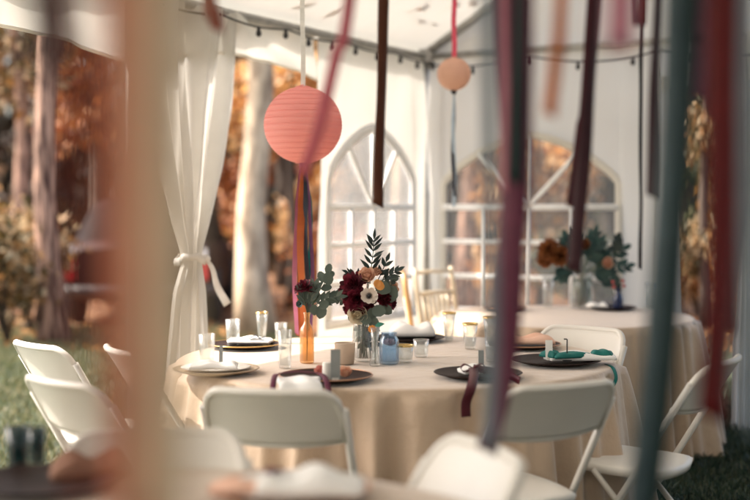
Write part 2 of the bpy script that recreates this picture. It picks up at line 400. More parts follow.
def shrub(label, px, Y, h, w, leafm, seed, n=1500):
    rg = np.random.default_rng(seed); X = (px-375)/F*Y
    t = thing('shrub', label, 'shrub', (X,Y,0), 0, 'shrubs at the edge of the wood')
    b = MB(); P = []
    for q in range(11):
        a = rg.uniform(0,2*PI); rr = w*.5*math.sqrt(rg.random()); tip = np.array([rr*math.cos(a),rr*math.sin(a),h*(.45+.5*rg.random())])
        b.tube([(0,0,-.02),tuple(tip*np.array([.4,.4,.5])),tuple(tip)],[.018,.012,.004],5)
        P.append(tip+rg.normal(size=(n//11,3))*np.array([w*.14,w*.14,h*.15]))
    b.obj('stem', M['bark_dark'], t)
    P = np.concatenate(P); P[:,2] = np.abs(P[:,2])
    o = fastmesh('foliage', leaf_quads(P,.10,rg),4,leafm); o.parent = t
shrub('olive green shrub at the left edge below the thin trunk',6,12.4,1.2,.9,M['leaf_mix'],21)
shrub('pale mixed shrub between the thin trunk and the reddish trunk',30,13.4,1.15,.8,M['leaf_mix'],22)
shrub('rusty low shrub behind the left arched window',335,16,1.0,1.2,M['leaf_rust'],23)
shrub('olive shrub low behind the right side of the right arched window',597,14,.9,1.1,M['leaf_green'],24)
shrub('amber shrub low in the right hand opening of the tent',703,15,.75,1.0,M['leaf_orange'],25)
# far wood: reads as one mass
M['far'] = leafmat('far_wood_leaves', [(.014,.012,.008),(.03,.024,.014),(.06,.035,.015),(.14,.06,.02),(.07,.065,.03)], .8, .25)
k = 20000; y = rng.uniform(27,40,k); x = y*rng.uniform(-.5,.5,k)
z = rng.uniform(0,1,k)**1.1*13*(.75+.25*np.sin(x*.9)+.12*np.sin(x*2.3))
V = leaf_quads(np.stack([x,y,np.abs(z)],1), .5, rng)
for i in range(70):
    yy = rng.uniform(24,36); xx = yy*rng.uniform(-.4,.4); w = rng.uniform(.08,.2); hh = rng.uniform(7,13); ln = rng.normal()*.03
    for a in (0,PI/3,2*PI/3):
        dx, dy = w*math.cos(a), w*math.sin(a)
        V = np.concatenate([V, np.array([[xx-dx,yy-dy,0],[xx+dx,yy+dy,0],[xx+dx*.5+ln*hh,yy+dy*.5,hh],[xx-dx*.5+ln*hh,yy-dy*.5,hh]])])
tag(fastmesh('far_woods', V, 4, M['far']), 'dark autumn wood reading as one mass far behind the tent', 'woods', kind='stuff')

# ------------------------------------------------------------------ parked car
def build_car():
    paint = surf('maroon_black_paint', (.022,.008,.007),(.032,.012,.011), .6, 3, spec=.2)
    gl = surf('car_glass', (.008,.006,.006),(.012,.009,.009), .7, 3, spec=.1)
    chrome = surf('dull_chrome', (.05,.045,.045),(.08,.07,.07), .5, spec=.3)
    lampred = surf('red_lens', (.55,.02,.03),(.65,.03,.04), .2); lampw = surf('clear_lens', (.7,.68,.66),None,.2)
    rub = surf('tyre_rubber', (.02,.02,.02),(.03,.03,.03), .8)
    d = math.radians(93)
    # rear corner on the near side is at pixel 63
    p = at(59,318,13.9); L, W = 4.3, 1.72
    fw = Vector((math.cos(d),math.sin(d),0)); sd = Vector((-fw.y,fw.x,0))
    c = Vector((p.x,p.y,0))+fw*L/2-sd*W/2
    t = thing('parked_car','dark maroon car parked on the leaves behind the left opening','car',(c.x,c.y,0),d)
    st = [(-L/2,.48,.88,.74),(-L/2+.08,.34,.95,.82),(-1.6,.26,.98,.86),(-.6,.22,.97,.86),(.6,.22,.95,.86),(1.2,.24,.93,.86),(1.75,.28,.86,.83),(L/2-.08,.34,.74,.78),(L/2,.45,.62,.70)]
    rows = []
    for (x,z0,z1,hw) in st:
        zm = (z0+z1)/2
        ring = [(-hw*.86,z0),(-hw*.98,z0+.08),(-hw,zm),(-hw*.97,z1-.07),(-hw*.86,z1),(0,z1+.02),(hw*.86,z1),(hw*.97,z1-.07),(hw,zm),(hw*.98,z0+.08),(hw*.86,z0),(0,z0),(-hw*.86,z0)]
        rows.append([(x,a,b) for a,b in ring])
    b = MB(); b.grid(rows)
    b.add(rows[0][:-1],[tuple(range(12))]); b.add(rows[-1][:-1],[tuple(range(11,-1,-1))]); b.obj('body',paint,t)
    cs = [(-1.75,.95,.0),(-1.35,.96,.40),(-.9,.96,.50),(.2,.96,.50),(.65,.95,.36),(1.25,.93,.0)]
    rows = []
    for (x,z0,h) in cs:
        rows.append([(x,-.80,z0),(x,-.76,z0+h*.35),(x,-.64,z0+h*.92),(x,-.5,z0+h),(x,0,z0+h+.02*(h>0)),(x,.5,z0+h),(x,.64,z0+h*.92),(x,.76,z0+h*.35),(x,.80,z0)])
    b = MB(); b.grid(rows); b.obj('window',gl,t)
    b = MB(); b.grid([[(x,yy,.95+h+.012) for yy in (-.52,-.2,.2,.52)] for (x,z0,h) in cs[1:5]]); b.obj('roof',paint,t)
    for x in (-1.38,1.32):
        for s in (-1,1):
            b = MB()
            prof = [(.12,-.1),(.20,-.1),(.29,-.095),(.32,-.06),(.32,.06),(.29,.095),(.2,.1),(.12,.1)]
            rr = [[(x+r*math.cos(2*PI*q/24), s*.80+zz, .32+r*math.sin(2*PI*q/24)) for q in range(25)] for (r,zz) in prof]
            b.grid(rr); wo = b.obj('wheel',rub,t)
            b = MB(); b.grid([[(x+r*math.cos(2*PI*q/20)*(1 if r<.05 or q%4 else .93), s*(.80+off), .32+r*math.sin(2*PI*q/20)) for q in range(21)] for (r,off) in ((.001,.085),(.05,.09),(.12,.07),(.19,.088))]); b.obj('rim',chrome,wo)
    for s in (-1,1):
        b = MB(); b.box((-L/2+.03,s*.74,.66),(.10,.14,.24)); o=b.obj('tail_light',lampred,t,False)
        b = MB(); b.box((-L/2+.03,s*.74,.845),(.10,.12,.10)); b.obj('reversing_lens',lampw,o,False)
        b = MB(); b.sphere((L/2-.06,s*.58,.58),.11,14,8,(.5,1.3,.8)); b.obj('headlight',lampw,t)
    for sx in (-1,1):
        b = MB(); b.tube([(sx*(L/2-.25),-.86,.42),(sx*(L/2+.0),-.80,.42),(sx*(L/2+.06),-.4,.42),(sx*(L/2+.07),0,.42),(sx*(L/2+.06),.4,.42),(sx*L/2,.80,.42),(sx*(L/2-.25),.86,.42)],.07,8); b.obj('bumper',chrome,t)
build_car()

# ------------------------------------------------------------------ tent
tent = thing('wedding_tent','white frame tent with arched windows, open doorways and pitched roof','tent',(0,0,0))
def sheet(name, m, parent, fn, nu, nv, th=None):
    b = MB(); b.grid([[fn(i/nu, j/nv) for j in range(nv+1)] for i in range(nu+1)]); return b.obj(name, m, parent)
RL = 12.4  # roof length, extended out of view to shade from behind the camera
def roofpt(r, l, side):
    z = EAVE + .577*(r if side < 0 else 6.1-r)
    sag = .035*math.sin(PI*(r % 3.05)/3.05)*(1-abs(math.sin(PI*l/3.05))**.3*0) * (abs(math.sin(PI*l/3.05))**.6)
    return tp(r, l, z-sag+.012*math.sin(l*5.3+r*3)*.5+.045)
sheet('roof', M['roof'], tent, lambda u,v: roofpt(-.12+3.17*u, -.10+RL*v, -1), 24, 90)
sheet('roof', M['roof'], tent, lambda u,v: roofpt(3.05+3.17*u, -.10+RL*v, 1), 24, 90)
# poles
def pole(a, b_, r=.024, name='pole'):
    b = MB(); b.tube([a, a.lerp(b_,.5), b_], r, 12); return b.obj(name, M['pole'], tent)
pole(tp(0,0,0), tp(0,0,EAVE), .030, 'leg'); pole(tp(0,3.05,0), tp(0,3.05,EAVE), .030, 'leg')
pole(tp(0,0,EAVE-.02), tp(0,12.2,EAVE-.02), .026, 'eave_pole')
pole(tp(0,0,EAVE-.02), tp(6.1,0,EAVE-.02), .022, 'tie_pole')
pole(tp(0,0,EAVE), tp(3.05,0,EAVE+1.76-.01), .030, 'rafter')
pole(tp(0,3.05,EAVE), tp(3.05,3.05,EAVE+1.75), .026, 'rafter')
b = MB(); b.box(tuple(tp(0,0,EAVE-.03)),(.09,.09,.12)); b.obj('corner_fitting', M['pole'], tent, False)
# wall panels: a(s) runs along the wall, s in metres
def lw(s, z, off=0): return tp(off, s, z)
def gw(s, z, off=0): return tp(s, off, z)
def ripple(s, z): return .016*math.sin(s*9+z*.8)+.007*math.sin(s*23+z*1.7+1)+.016*math.sin(s*4.1-z*2.6)+.009*math.sin(s*11+z*7)
def arch(u, spring, h): return spring + h*(1-abs(u)**1.55)**(.80)
def panel(wf, s0, s1, ztop, sill=None, w0=0, w1=0, spring=1.38, h=.5):
    """sidewall sheet with one arched opening between w0 and w1"""
    b = MB(); n = 64; wc=(w0+w1)/2; wa=(w1-w0)/2
    S = sorted(set([s0+(s1-s0)*i/n for i in range(n+1)]+[w0+1e-4,w1-1e-4,w0,w1]))
    def P(s,z): return wf(s,z,ripple(s,z)*min(1,min(abs(z-.68),1)*2) if sill is None else ripple(s,z)*(.4 if w0<=s<=w1 else 1))
    for a, c in zip(S[:-1],S[1:]):
        if c-a < 1e-6: continue
        mid=(a+c)/2
        if w0 < mid < w1:
            ua=max(-1,min(1,(a-wc)/wa)); uc=max(-1,min(1,(c-wc)/wa))
            col=[(0.015,sill,0.015,sill),(arch(ua,spring,h),ztop,arch(uc,spring,h),ztop)]
        else: col=[(0.015,ztop,0.015,ztop)]
        for (za0,za1,zc0,zc1) in col:
            for q in range(10):
                t0,t1=q/10,(q+1)/10
                b.add([P(a,lerp(za0,za1,t0)),P(c,lerp(zc0,zc1,t0)),P(c,lerp(zc0,zc1,t1)),P(a,lerp(za0,za1,t1))],[(0,1,2,3)])
    import bmesh
    o=b.obj('side_wall',M['wall_side' if wf is lw else 'wall'],tent); bm=bmesh.new(); bm.from_mesh(o.data); bmesh.ops.remove_doubles(bm,verts=bm.verts,dist=2e-4); bm.to_mesh(o.data); bm.free()
    o.data.polygons.foreach_set('use_smooth',[True]*len(o.data.polygons))
    return o
def window(wf, wall, sg, w0, w1, sill, spring=1.38, h=.5):
    wc=(w0+w1)/2; wa=(w1-w0)/2
    A=lambda u: arch(max(-1,min(1,u)),spring,h)
    b=MB(); rows=[]
    for i in range(41):
        u=-1+2*i/40; rows.append([wf(wc+wa*u,lerp(sill,A(u),q/6),sg*.004+.006*math.sin(i*.5)*math.sin(q*.9)) for q in range(7)])
    b.grid(rows); b.obj('window_pane',M['pane' if wf is lw else 'pane_gable'],wall)
    def strip(pts,w=.045,d=.012):                       # welded white strap, pts in (s,z)
        b=MB(); pts=[Vector((p[0],p[1],0)) for p in pts]; fr=[];bk=[]
        for i,p in enumerate(pts):
            t=(pts[min(i+1,len(pts)-1)]-pts[max(i-1,0)]).normalized(); nn=Vector((-t.y,t.x,0))*w/2
            a=p+nn;c=p-nn
            fr.append([wf(a.x,a.y,sg*(.012+d)),wf(c.x,c.y,sg*(.012+d))]); bk.append([wf(a.x,a.y,sg*.010),wf(c.x,c.y,sg*.010)])
        b.slab(fr,bk); return b
    ol=[(wc-wa,sill)]+[(wc-wa,lerp(sill,spring,q/4)) for q in range(1,4)]+[(wc+wa*(-1+2*i/48),A(-1+2*i/48)) for i in range(49)]+[(wc+wa,lerp(spring,sill,q/4)) for q in range(1,5)]
    strip(ol,.065 if wf is lw else .05).obj('window_frame',M['muntin'] if wf is lw else M['wall'],wall)
    strip([(wc-wa-.03,sill),(wc+wa+.03,sill)],.06,.014).obj('window_frame',M['muntin'],wall)
    for z in (1.375,1.14,.905): strip([(wc-wa,z),(wc+wa,z)],.042 if z>1.3 else .034,.013).obj('muntin',M['muntin'],wall)
    for u in (-.5,0,.5): strip([(wc+wa*u,sill),(wc+wa*u,1.375)],.029,.0145).obj('muntin',M['muntin'],wall)
    strip([(wc,1.375),(wc,A(0))],.025,.0145).obj('muntin',M['muntin'],wall)
    for s in (-1,1):
        strip([(wc+s*wa*.57*t, lerp(1.385,A(.57),t**1.1)) for t in [i/8 for i in range(9)]],.029,.0155).obj('muntin',M['muntin'],wall)
lwin=panel(lw,.035,1.40,EAVE-.04,.66,.20,1.30,1.55,.335); window(lw,lwin,1,.20,1.30,.66,1.55,.335)
gwin=panel(gw,.035,1.66,EAVE-.04,.66,.15,1.41,1.53,.325); window(gw,gwin,1,.15,1.41,.66,1.53,.325)
# valances with an arched lower edge, over each opening
def valance(wf, s0, s1, fn):
    sheet('valance', M['wall_side' if wf is lw else 'wall'], tent, lambda u,v: wf(lerp(s0,s1,u), lerp(EAVE-.0,fn(u),v), ripple(lerp(s0,s1,u),v)*1.2-.006), 60, 8)
    b=MB(); b.tube([wf(lerp(s0,s1,i/60), fn(i/60), ripple(lerp(s0,s1,i/60),1)*1.2-.004) for i in range(61)],.008,6); b.obj('valance_hem',M['wall'],tent)
valance(lw,1.40,3.05,lambda u: 1.86+.345*math.sqrt(max(0,1-abs((u-.40)/.62)**2.4)) if u<=1 else 2)
valance(lw,3.05,6.1,lambda u: 1.95+.215*max(0,1-abs((u-.45)/.56)**2.2)**.5)
valance(gw,1.66,3.05,lambda u: 2.13+.03*math.sin(PI*u))
# gable triangle
sheet('gable', M['wall'], tent, lambda u,v: gw(6.1*u, lerp(EAVE-.03,EAVE+.577*(6.1*u if u<.5 else 6.1-6.1*u)+.02,v), -.03+ripple(6.1*u,v*2)), 60, 6)
# narrow gathered drape beside the right hand opening
def drape(u,v):
    z=lerp(2.42,.02,v); w=lerp(.16,.06,math.sin(PI*min(1,v*1.3))**.7); return gw(2.215+w*(u-.5), z, .03*math.sin(u*22)+.02)
sheet('drape', M['curtain'], tent, drape, 40, 24)
sheet('drape', M['curtain'], tent, lambda u,v: gw(1.64+(.10+.10*v)*u, lerp(2.2,.02,v), .012*math.sin(u*14+v*2)-.01), 16, 20)
sheet('side_wall', M['wall'], tent, lambda u,v: tp(6.1+ripple(12.2*u,v*2.4), 12.2*u, .02+2.42*v), 90, 8)  # far side wall out of view, added to cut light from the right
sheet('side_wall', M['wall'], tent, lambda u,v: tp(6.1*u, 12.2+ripple(6.1*u,v*2.4), lerp(.02,EAVE+.577*(6.1*u if u<.5 else 6.1-6.1*u)-.03,v)), 60, 8)  # end wall behind the camera, unseen, added to cut the front fill
# tied back curtain of the doorway
cur=thing('tied_curtain','sheer white curtain gathered and tied back left of the doorway','curtain',tuple(tp(0,2.6,0)))
base=tp(0,2.6,0)
ZK=[0.0,.5,.95,1.08,1.15,1.3,1.6,1.95,2.2,2.42]
RE=[2.50,2.56,2.60,2.62,2.62,2.56,2.44,2.33,2.27,2.22]
LE=[2.95,2.90,2.82,2.75,2.75,2.82,2.92,3.0,3.04,3.06]
def curt(u,v):
    z=2.40*v+.015; a=interp(ZK,RE,z); c=interp(ZK,LE,z); w=c-a
    ph=2*PI*u; amp=.012+.05*min(1,w/.7)
    fl=.35+.65*max(0,1-abs(z-1.1)/.8); off=amp*(fl*math.sin(6*ph+.9*math.sin(2.2*z))+.4*fl*math.sin(11*ph+1+z*1.4)+.8*math.sin(2.3*ph+z*1.3)+.25*math.sin(4*ph-z*3))
    return tp(.05+off, a+w*(u+.012*math.sin(7*ph+z*2)), z)-base
sheet('drape', M['curtain'], cur, curt, 150, 70)
b=MB(); fr=[];bk=[]
for i in range(33):
    w=2*PI*i/32; rr=.080+.006*math.sin(5*w); q=tp(.05+rr*math.sin(w),2.675+rr*math.cos(w),1.115+.014*math.sin(w*2)+.004*math.sin(7*w))-base
    fr.append([q+Vector((0,0,-.020+.004*math.sin(3*w))),q+(RV*math.sin(w)+LV*math.cos(w))*.004,q+Vector((0,0,.018+.004*math.cos(4*w)))]); bk.append([v-(RV*math.sin(w)+LV*math.cos(w))*.003 for v in fr[-1]])
b.slab(fr,bk); tie=b.obj('tie_band',RB['white'],cur)
b=MB(); p0=tp(.115,2.635,1.115)-base; p1=at(226,305,6.3)-base; fr=[];bk=[]
for i in range(15):
    t=i/14; q=p0.lerp(p1,t)+Vector((.010*math.sin(t*7),-.01*math.sin(t*5),.018*math.sin(PI*t))); w=.010+.012*t
    ax=Vector((.8,.25*math.sin(t*4),.5)).normalized(); fr.append([q-ax*w,q+Vector((0,-.003,0)),q+ax*w]); bk.append([v+Vector((0,.002,0)) for v in fr[-1]])
b.slab(fr,bk); b.obj('tie_tail',RB['white'],tie)
b=MB(); q=tp(.115,2.635,1.115)-base; b.sphere(q,.026,12,8,(1.1,.8,.9)); b.obj('knot',RB['white'],tie)

# leaves lying on the roof
P=[]
for (px,py) in ((412,14),(418,20),(452,3),(408,8),(446,6),(330,12),(300,5),(375,22),(420,5),(470,2),(350,3),(432,24)):
    d=ray(px,py); 
    for s in range(400):
        q=Vector((0,0,EYE))+d*(5+s*.02)
        if q.z>=roof_z(q.x,q.y)+.06: break
    P.append(q+Vector((0,0,.02)))
V=leaf_quads(np.array([tuple(p) for p in P]),.15,np.random.default_rng(5),.55,.4)
tag(fastmesh('roof_leaves',V,4,M['leaf_rust']),'few dead leaves lying on top of the white tent roof','leaves',kind='stuff')

# string lights
def string_lights(label, f, pix, L0, L1, n=60):
    t=thing('string_lights',label,'string lights',tuple(f(L0)),0,'string lights along the tent eaves'); o0=f(L0)
    b=MB(); b.tube([f(lerp(L0,L1,i/n))-o0 for i in range(n+1)],.006,6); b.obj('cord',M['wire'],t)
    proto=None
    for s in pix:
        p=f(s)-o0
        if proto is None:
            b=MB(); b.lathe([(.001,.006),(.009,.004),(.010,-.012),(.011,-.02),(.014,-.027),(.016,-.036),(.014,-.046),(.007,-.053),(.001,-.055)],12); proto=b.obj('bulb',M['bulb'],t); proto.location=p
        else:
            c=proto.copy(); COL.objects.link(c); c.parent=t; c.location=p
def lfind(px):                       # wall distance l at picture column px
    k=(px-375)/F; return (k*8.65-.35)/(-.5+.866*k)
def rfind(px):
    k=(px-375)/F; return (k*8.65-.35)/(.866+.5*k)
def lf(s): return tp(.07,s,EAVE-.055-.022*abs(math.sin(PI*(s+.05)/.62)))
def rf(s): return tp(s,.07,EAVE-.055-.05*abs(math.sin(PI*(s+.1)/.9))-.05*s*.4)
string_lights('black string lights strung along the sloping left eave of the tent',lf,[lfind(x) for x in (249,276,299,323,346,368,391,408)]+[.02],0,3.0)
string_lights('black string lights strung across the gable wall of the tent',rf,[rfind(x) for x in (477,531,581,635,690)],.03,2.6)

# ------------------------------------------------------------------ paper lanterns
def lantern(label, px, py, Y, R, m, hang_m, hang_w, tails, ribs=16):
    p=at(px,py,Y); t=thing('paper_lantern',label,'lantern',tuple(p))
    b=MB(); prof=[]; n=ribs*6
    for i in range(n+1):
        a=PI*(.06+.88*i/n); rr=R*math.sin(a)*(1-.016*abs(math.cos(PI*i/6))); prof.append((rr,R*.97*math.cos(a)))
    b.lathe(prof,48); b.obj('shade',m,t)
    b=MB()
    for i in range(1,ribs):
        a=PI*(.06+.88*i/ribs); b.tube([(R*1.0*math.sin(a)*math.cos(w),R*1.0*math.sin(a)*math.sin(w),R*.97*math.cos(a)) for w in [2*PI*q/40 for q in range(40)]],R*.006,5,closed=True)
    for s in (-1,1): b.tube([(R*.19*math.cos(2*PI*q/20),R*.19*math.sin(2*PI*q/20),s*R*.955) for q in range(20)],R*.014,6,closed=True)
    b.tube([(-R*.19,0,R*.955),(0,0,R*1.02),(R*.19,0,R*.955)],R*.012,6); b.obj('rib',m,t)
    top=roof_z(p.x,p.y)-.02-p.z
    b=MB(); nn=14; b.grid([[(-hang_w/2+hang_w*.1*math.sin(i),.004,lerp(R*.98,top,i/nn)),(hang_w/2+hang_w*.1*math.sin(i),-.004,lerp(R*.98,top,i/nn))] for i in range(nn+1)]); b.obj('hanger_ribbon',hang_m,t)
    for (m2,x0,x1,dy,w,L,ph) in tails:
        b=MB(); nn=30; rows=[]
        for i in range(nn+1):
            v=i/nn; sm=min(1,v*4); x=lerp(x0*.3,x1,sm**.8)+.006*math.sin(v*7+ph)*sm; ww=w*(.35+.65*sm); an=.5*math.sin(v*5+ph)
            rows.append([(x-ww/2*math.cos(an),dy+.01*math.sin(v*6+ph)-ww/2*math.sin(an),-R*.93-L*v),(x+ww/2*math.cos(an),dy+.01*math.sin(v*6+ph)+ww/2*math.sin(an),-R*.93-L*v-(.01 if i==nn else 0))])
        b.grid(rows); b.obj('ribbon_tail',m2,t)
    b=MB(); b.sphere((0,0,-R*.98),.018,10,8,(1,1,1.3)); b.obj('ribbon_knot',tails[0][0],t)
lantern('large coral paper lantern trailing a bundle of coloured ribbons',303,125,5.7,.181,M['paper_coral'],RB['white'],.022,
        [(RB['tail_rose'],-.012,-.034,.0,.022,.79,0),(RB['tail_rust'],.0,-.006,-.02,.034,.80,1.3),(RB['navy'],.004,.016,-.012,.024,.77,2.1),(RB['tail_violet'],.012,.036,.0,.018,.76,3.0),(RB['tail_rust'],-.004,-.018,.014,.024,.80,4.2),(RB['petrol'],.008,.028,.01,.018,.70,5)])
lantern('small peach paper lantern with one dark ribbon near the corner',454,74,7.3,.1,M['paper_peach'],RB['hotpink'],.028,
        [(RB['navy'],0,-.002,0,.020,.62,.5),(RB['dark'],0,.004,.006,.016,.60,1.7),(RB['ice'],0,.0,-.006,.022,.68,2.5)],10)

# ------------------------------------------------------------------ hanging ribbons
GR='satin ribbons hanging in front of the tables'
def ribbon(label, pts, Y, wpx, m, seed=0, curl=.35, top=True, notch=.5, name='hanging_ribbon', fade=None):
    rr=random.Random(seed); W=wpx/F*Y
    P=[at(x,y,Y+(0 if len(q)==0 else q[0])) for (x,y,*q) in pts]
    if top:
        d=P[0]-P[1]; d=d/max(1e-6,d.z); d.x*=.5; d.y*=.3
        zt=roof_z(P[0].x,P[0].y)-.02; k=max(.05,zt-P[0].z)
        P=[P[0]+d*k,P[0]+d*k*.5]+P
    # catmull-rom samples
    S=[]
    for i in range(len(P)-1):
        a,b_,c,e=P[max(i-1,0)],P[i],P[i+1],P[min(i+2,len(P)-1)]
        ns=max(4,int((c-b_).length/.025))
        for q in range(ns):
            t=q/ns; S.append(.5*((2*b_)+(c-a)*t+(2*a-5*b_+4*c-e)*t*t+(3*b_-a-3*c+e)*t**3))
    S.append(P[-1]); org=S[-1].copy(); n=len(S); rows=[]; rows2=[]
    p1,p2=rr.uniform(0,6),rr.uniform(0,6)
    for i,p in enumerate(S):
        zz=(p-S[0]).length
        an=curl*1.4*math.sin(zz*3.2+p1)+curl*.8*math.sin(zz*7.1+p2)
        a=Vector((math.cos(an),math.sin(an),0)); nn=Vector((-a.y,a.x,0))
        row=[]
        for j in range(5):
            s=(j-2)/4*W; drop=0
            if i==n-1: drop=-W*notch*(j/4)
            row.append(p+a*s+nn*(abs(s)*abs(s)/W*.5)+nn*.004*math.sin(zz*9+p2)+Vector((0,0,drop))-org)
        rows.append(row); rows2.append([q+nn*.0006 for q in row])
    b=MB(); b.slab(rows,rows2); o=b.obj(name,m,None); o.location=org
    return tag(o,label,'ribbon',GR)
ribbon('wide tan ribbon nearest the camera, over the tied curtain',[(162,-20),(164,250),(166,520)],.82,54,RB['tan'],1,.12)
ribbon('blurred salmon ribbon touching the left edge of the wide tan ribbon',[(127,-20),(129,250),(132,520)],.93,34,RB['salmon'],2,.12)
ribbon('faint brick red ribbon very close in front of the parked car',[(84,-20),(92,250),(100,540)],.60,24,RB['brick'],3,.12)
ribbon('dark ribbon end poking into the top left corner',[(46,-40),(50,12)],1.1,42,RB['dark'],4,.2)
ribbon('short orange brown ribbon end hanging over the curtain top',[(207,-25),(213,8),(217,27)],2.6,14,RB['brick'],5,.3)
ribbon('dusty pink ribbon slanting across the coral lantern',[(352,-20),(336,55),(318,130),(303,172)],2.6,12,RB['pink'],6,.3)
ribbon('straight brown ribbon ending in front of the left arched window',[(384,-20),(382,80),(378,203)],4.0,11,RB['brown'],7,.25)
ribbon('slate grey ribbon left of the plum ribbon',[(488,-20),(490,200),(493,330),(488,448)],1.9,13,RB['slate'],8,.2)
ribbon('narrow rose ribbon beside the blackish green ribbon',[(505,-20),(506,90),(503,190)],2.5,6,RB['rose'],9,.4)
ribbon('blackish green ribbon upper middle right of the rose one',[(523,-20),(520,80),(516,180)],2.3,17,RB['green'],10,.25)
ribbon('dark brown ribbon hanging behind the blackish green one',[(525,-20),(521,110),(512,210),(507,280)],2.6,15,RB['brown'],11,.3)
ribbon('long plum ribbon ending over the right folding chair',[(508,-20),(509,130),(511,240),(508,330),(501,405),(490,446)],2.5,26,RB['plum'],12,.35)
ribbon('blurred orange ribbon end against the gable wall',[(563,-20),(558,50),(550,112)],2.1,13,RB['orange'],13,.3)
ribbon('mauve ribbon with slanted end over the far flowers',[(598,-20),(590,110),(580,200),(574,268)],3.2,14,RB['mauve'],14,.35)
ribbon('short wine ribbon ending left of the slanted mauve ribbon',[(588,60),(580,130),(570,204)],3.3,9,RB['wine'],15,.3,top=True)
ribbon('tiny dark teal ribbon end at the top right',[(636,-20),(637,13)],3.0,6,RB['green'],16,.5)
ribbon('tiny dark red ribbon end at the top right',[(645,-20),(641,15)],3.1,7,RB['red'],17,.5)
ribbon('mauve ribbon along the left edge of the teal ribbons',[(658,-20),(655,90),(651,194)],3.0,11,RB['mauve'],18,.3)
ribbon('pale teal ribbon slanting to the bottom edge',[(678,-20),(671,150),(659,310),(638,525)],1.95,25,RB['teal'],19,.25)
ribbon('dark green ribbon along the right edge of the pale teal ribbon',[(693,-20),(688,150),(672,330),(650,525)],1.8,19,RB['green'],20,.3)
ribbon('short mauve ribbon left of the broad dark red ribbon',[(709,-20),(711,60),(713,116)],2.8,14,RB['mauve'],21,.3)
ribbon('broad dark red ribbon hanging far right over the lawn',[(727,-20),(725,150),(722,310),(717,412)],1.9,35,RB['red'],22,.2)
ribbon('slate ribbon cut by the right edge of the picture',[(748,-20),(748,200),(750,430)],1.7,15,RB['slate'],23,.2)
ribbon('pink ribbon end blurred at the top beside the mauve ribbon',[(622,-30),(620,22)],1.6,26,RB['rose'],24,.2)
ribbon('maroon ribbon overlapping the right side of the broad dark red ribbon',[(740,-20),(739,120),(735,330)],2.5,13,RB['wine'],26,.3)
ribbon('short purple ribbon in the gap right of the teal ribbons',[(702,-20),(703,40),(700,96)],2.4,12,RB['purple'],27,.3)
ribbon('thin plum ribbon curving behind the long plum ribbon',[(529,60),(527,190),(520,265),(508,340),(498,436)],2.2,8,RB['plum'],28,.4)
ribbon('thin black strap hanging from the tie pole right of the window',[(641,60),(641,205),(640,268)],7.4,4,RB['dark'],25,.3,top=True)

# ------------------------------------------------------------------ folding chairs
def chair_proto():
    t=thing('folding_chair','white resin folding chair','chair',(0,0,0))
    def bz(s):                                            # height of the back's top edge
        e=max(0,(abs(s)-.70)/.30); return .828-.075*(1-math.sqrt(max(0,1-min(1,e)**2)))
    def yl(z): return .22-.49*(z/.82)                     # line of the leaning side tube
    fr=[];bk=[]; nu=28; nv=12
    for i in range(nu+1):
        s=-1+2*i/nu; zt=bz(s)-.004; zb=.652+.016*s*s; a=[];c=[]
        for j in range(nv+1):
            z=lerp(zb,zt,j/nv); w=.213
            yy=yl(z)-.040*(1-s*s)
            ins=.006*math.sin(PI*j/nv)*(1-s**8)
            a.append((s*w,yy+.010-ins,z)); c.append((s*w,yy-.010+ins,z))
        fr.append(a);bk.append(c)
    b=MB(); b.slab(fr,bk); recalc(b.obj('backrest',M['plastic'],t))
    # rim round the panel and its lower flange
    b=MB(); pts=[(-.213,yl(.668),.668)]+[(s*.213,yl(bz(s))-.040*(1-s*s),bz(s)) for s in [-1+2*i/40 for i in range(41)]]+[(.213,yl(.668),.668)]
    b.tube(pts,.0135,8)
    b.tube([(s*.213,yl(.652)-.040*(1-s*s),.652+.016*s*s) for s in [-1+2*i/24 for i in range(25)]],.0115,8); b.obj('back_rim',M['plastic'],t)
    for x in (-1,1):
        b=MB(); b.tube([(x*.222,yl(.77),.77),(x*.222,yl(.5),.5),(x*.222,yl(.2),.2),(x*.224,yl(.015),.012)],.0125,10); fl=b.obj('front_leg',M['tube'],t)
        b=MB(); b.lathe([(.001,0),(.017,0),(.017,.03),(.012,.034)],12,(x*.224,yl(.015),0)); b.obj('foot_cap',M['wire'],fl)
        b=MB(); b.tube([(x*.198,.13,.425),(x*.198,-.05,.22),(x*.200,-.235,.012)],.0115,10); rl=b.obj('rear_leg',M['tube'],t)
        b=MB(); b.lathe([(.001,0),(.016,0),(.016,.03),(.012,.034)],12,(x*.200,-.235,0)); b.obj('foot_cap',M['wire'],rl)
    b=MB(); b.tube([(-.222,yl(.17),.17),(.222,yl(.17),.17)],.010,8); b.tube([(-.199,-.16,.095),(.199,-.16,.095)],.010,8)
    b.tube([(-.222,yl(.41),.415),(.222,yl(.41),.415)],.008,8); b.obj('crossbar',M['tube'],t)
    # seat: rounded slab, dished
    top=[];bot=[];n=22
    for i in range(n+1):
        u=-1+2*i/n; a=[];c=[]
        for j in range(n+1):
            v=-1+2*j/n
            k=math.sqrt(1-.5*(v*v)*.42)  # squircle mapping keeps corners round
            x=u*math.sqrt(1-.28*v*v)*.205; y=v*math.sqrt(1-.28*u*u)*.215+.065
            e=1-max(abs(u),abs(v))**6
            a.append((x,y,.438+.016*e-.010*max(0,1-u*u-v*v)+.012*v*.5)); c.append((x*.97,y*.97+.002,.412+.006*v))
        top.append(a);bot.append(c)
    b=MB(); b.slab(top,bot); recalc(b.obj('seat',M['plastic'],t))
    return t
chair0=chair_proto(); first=[True]
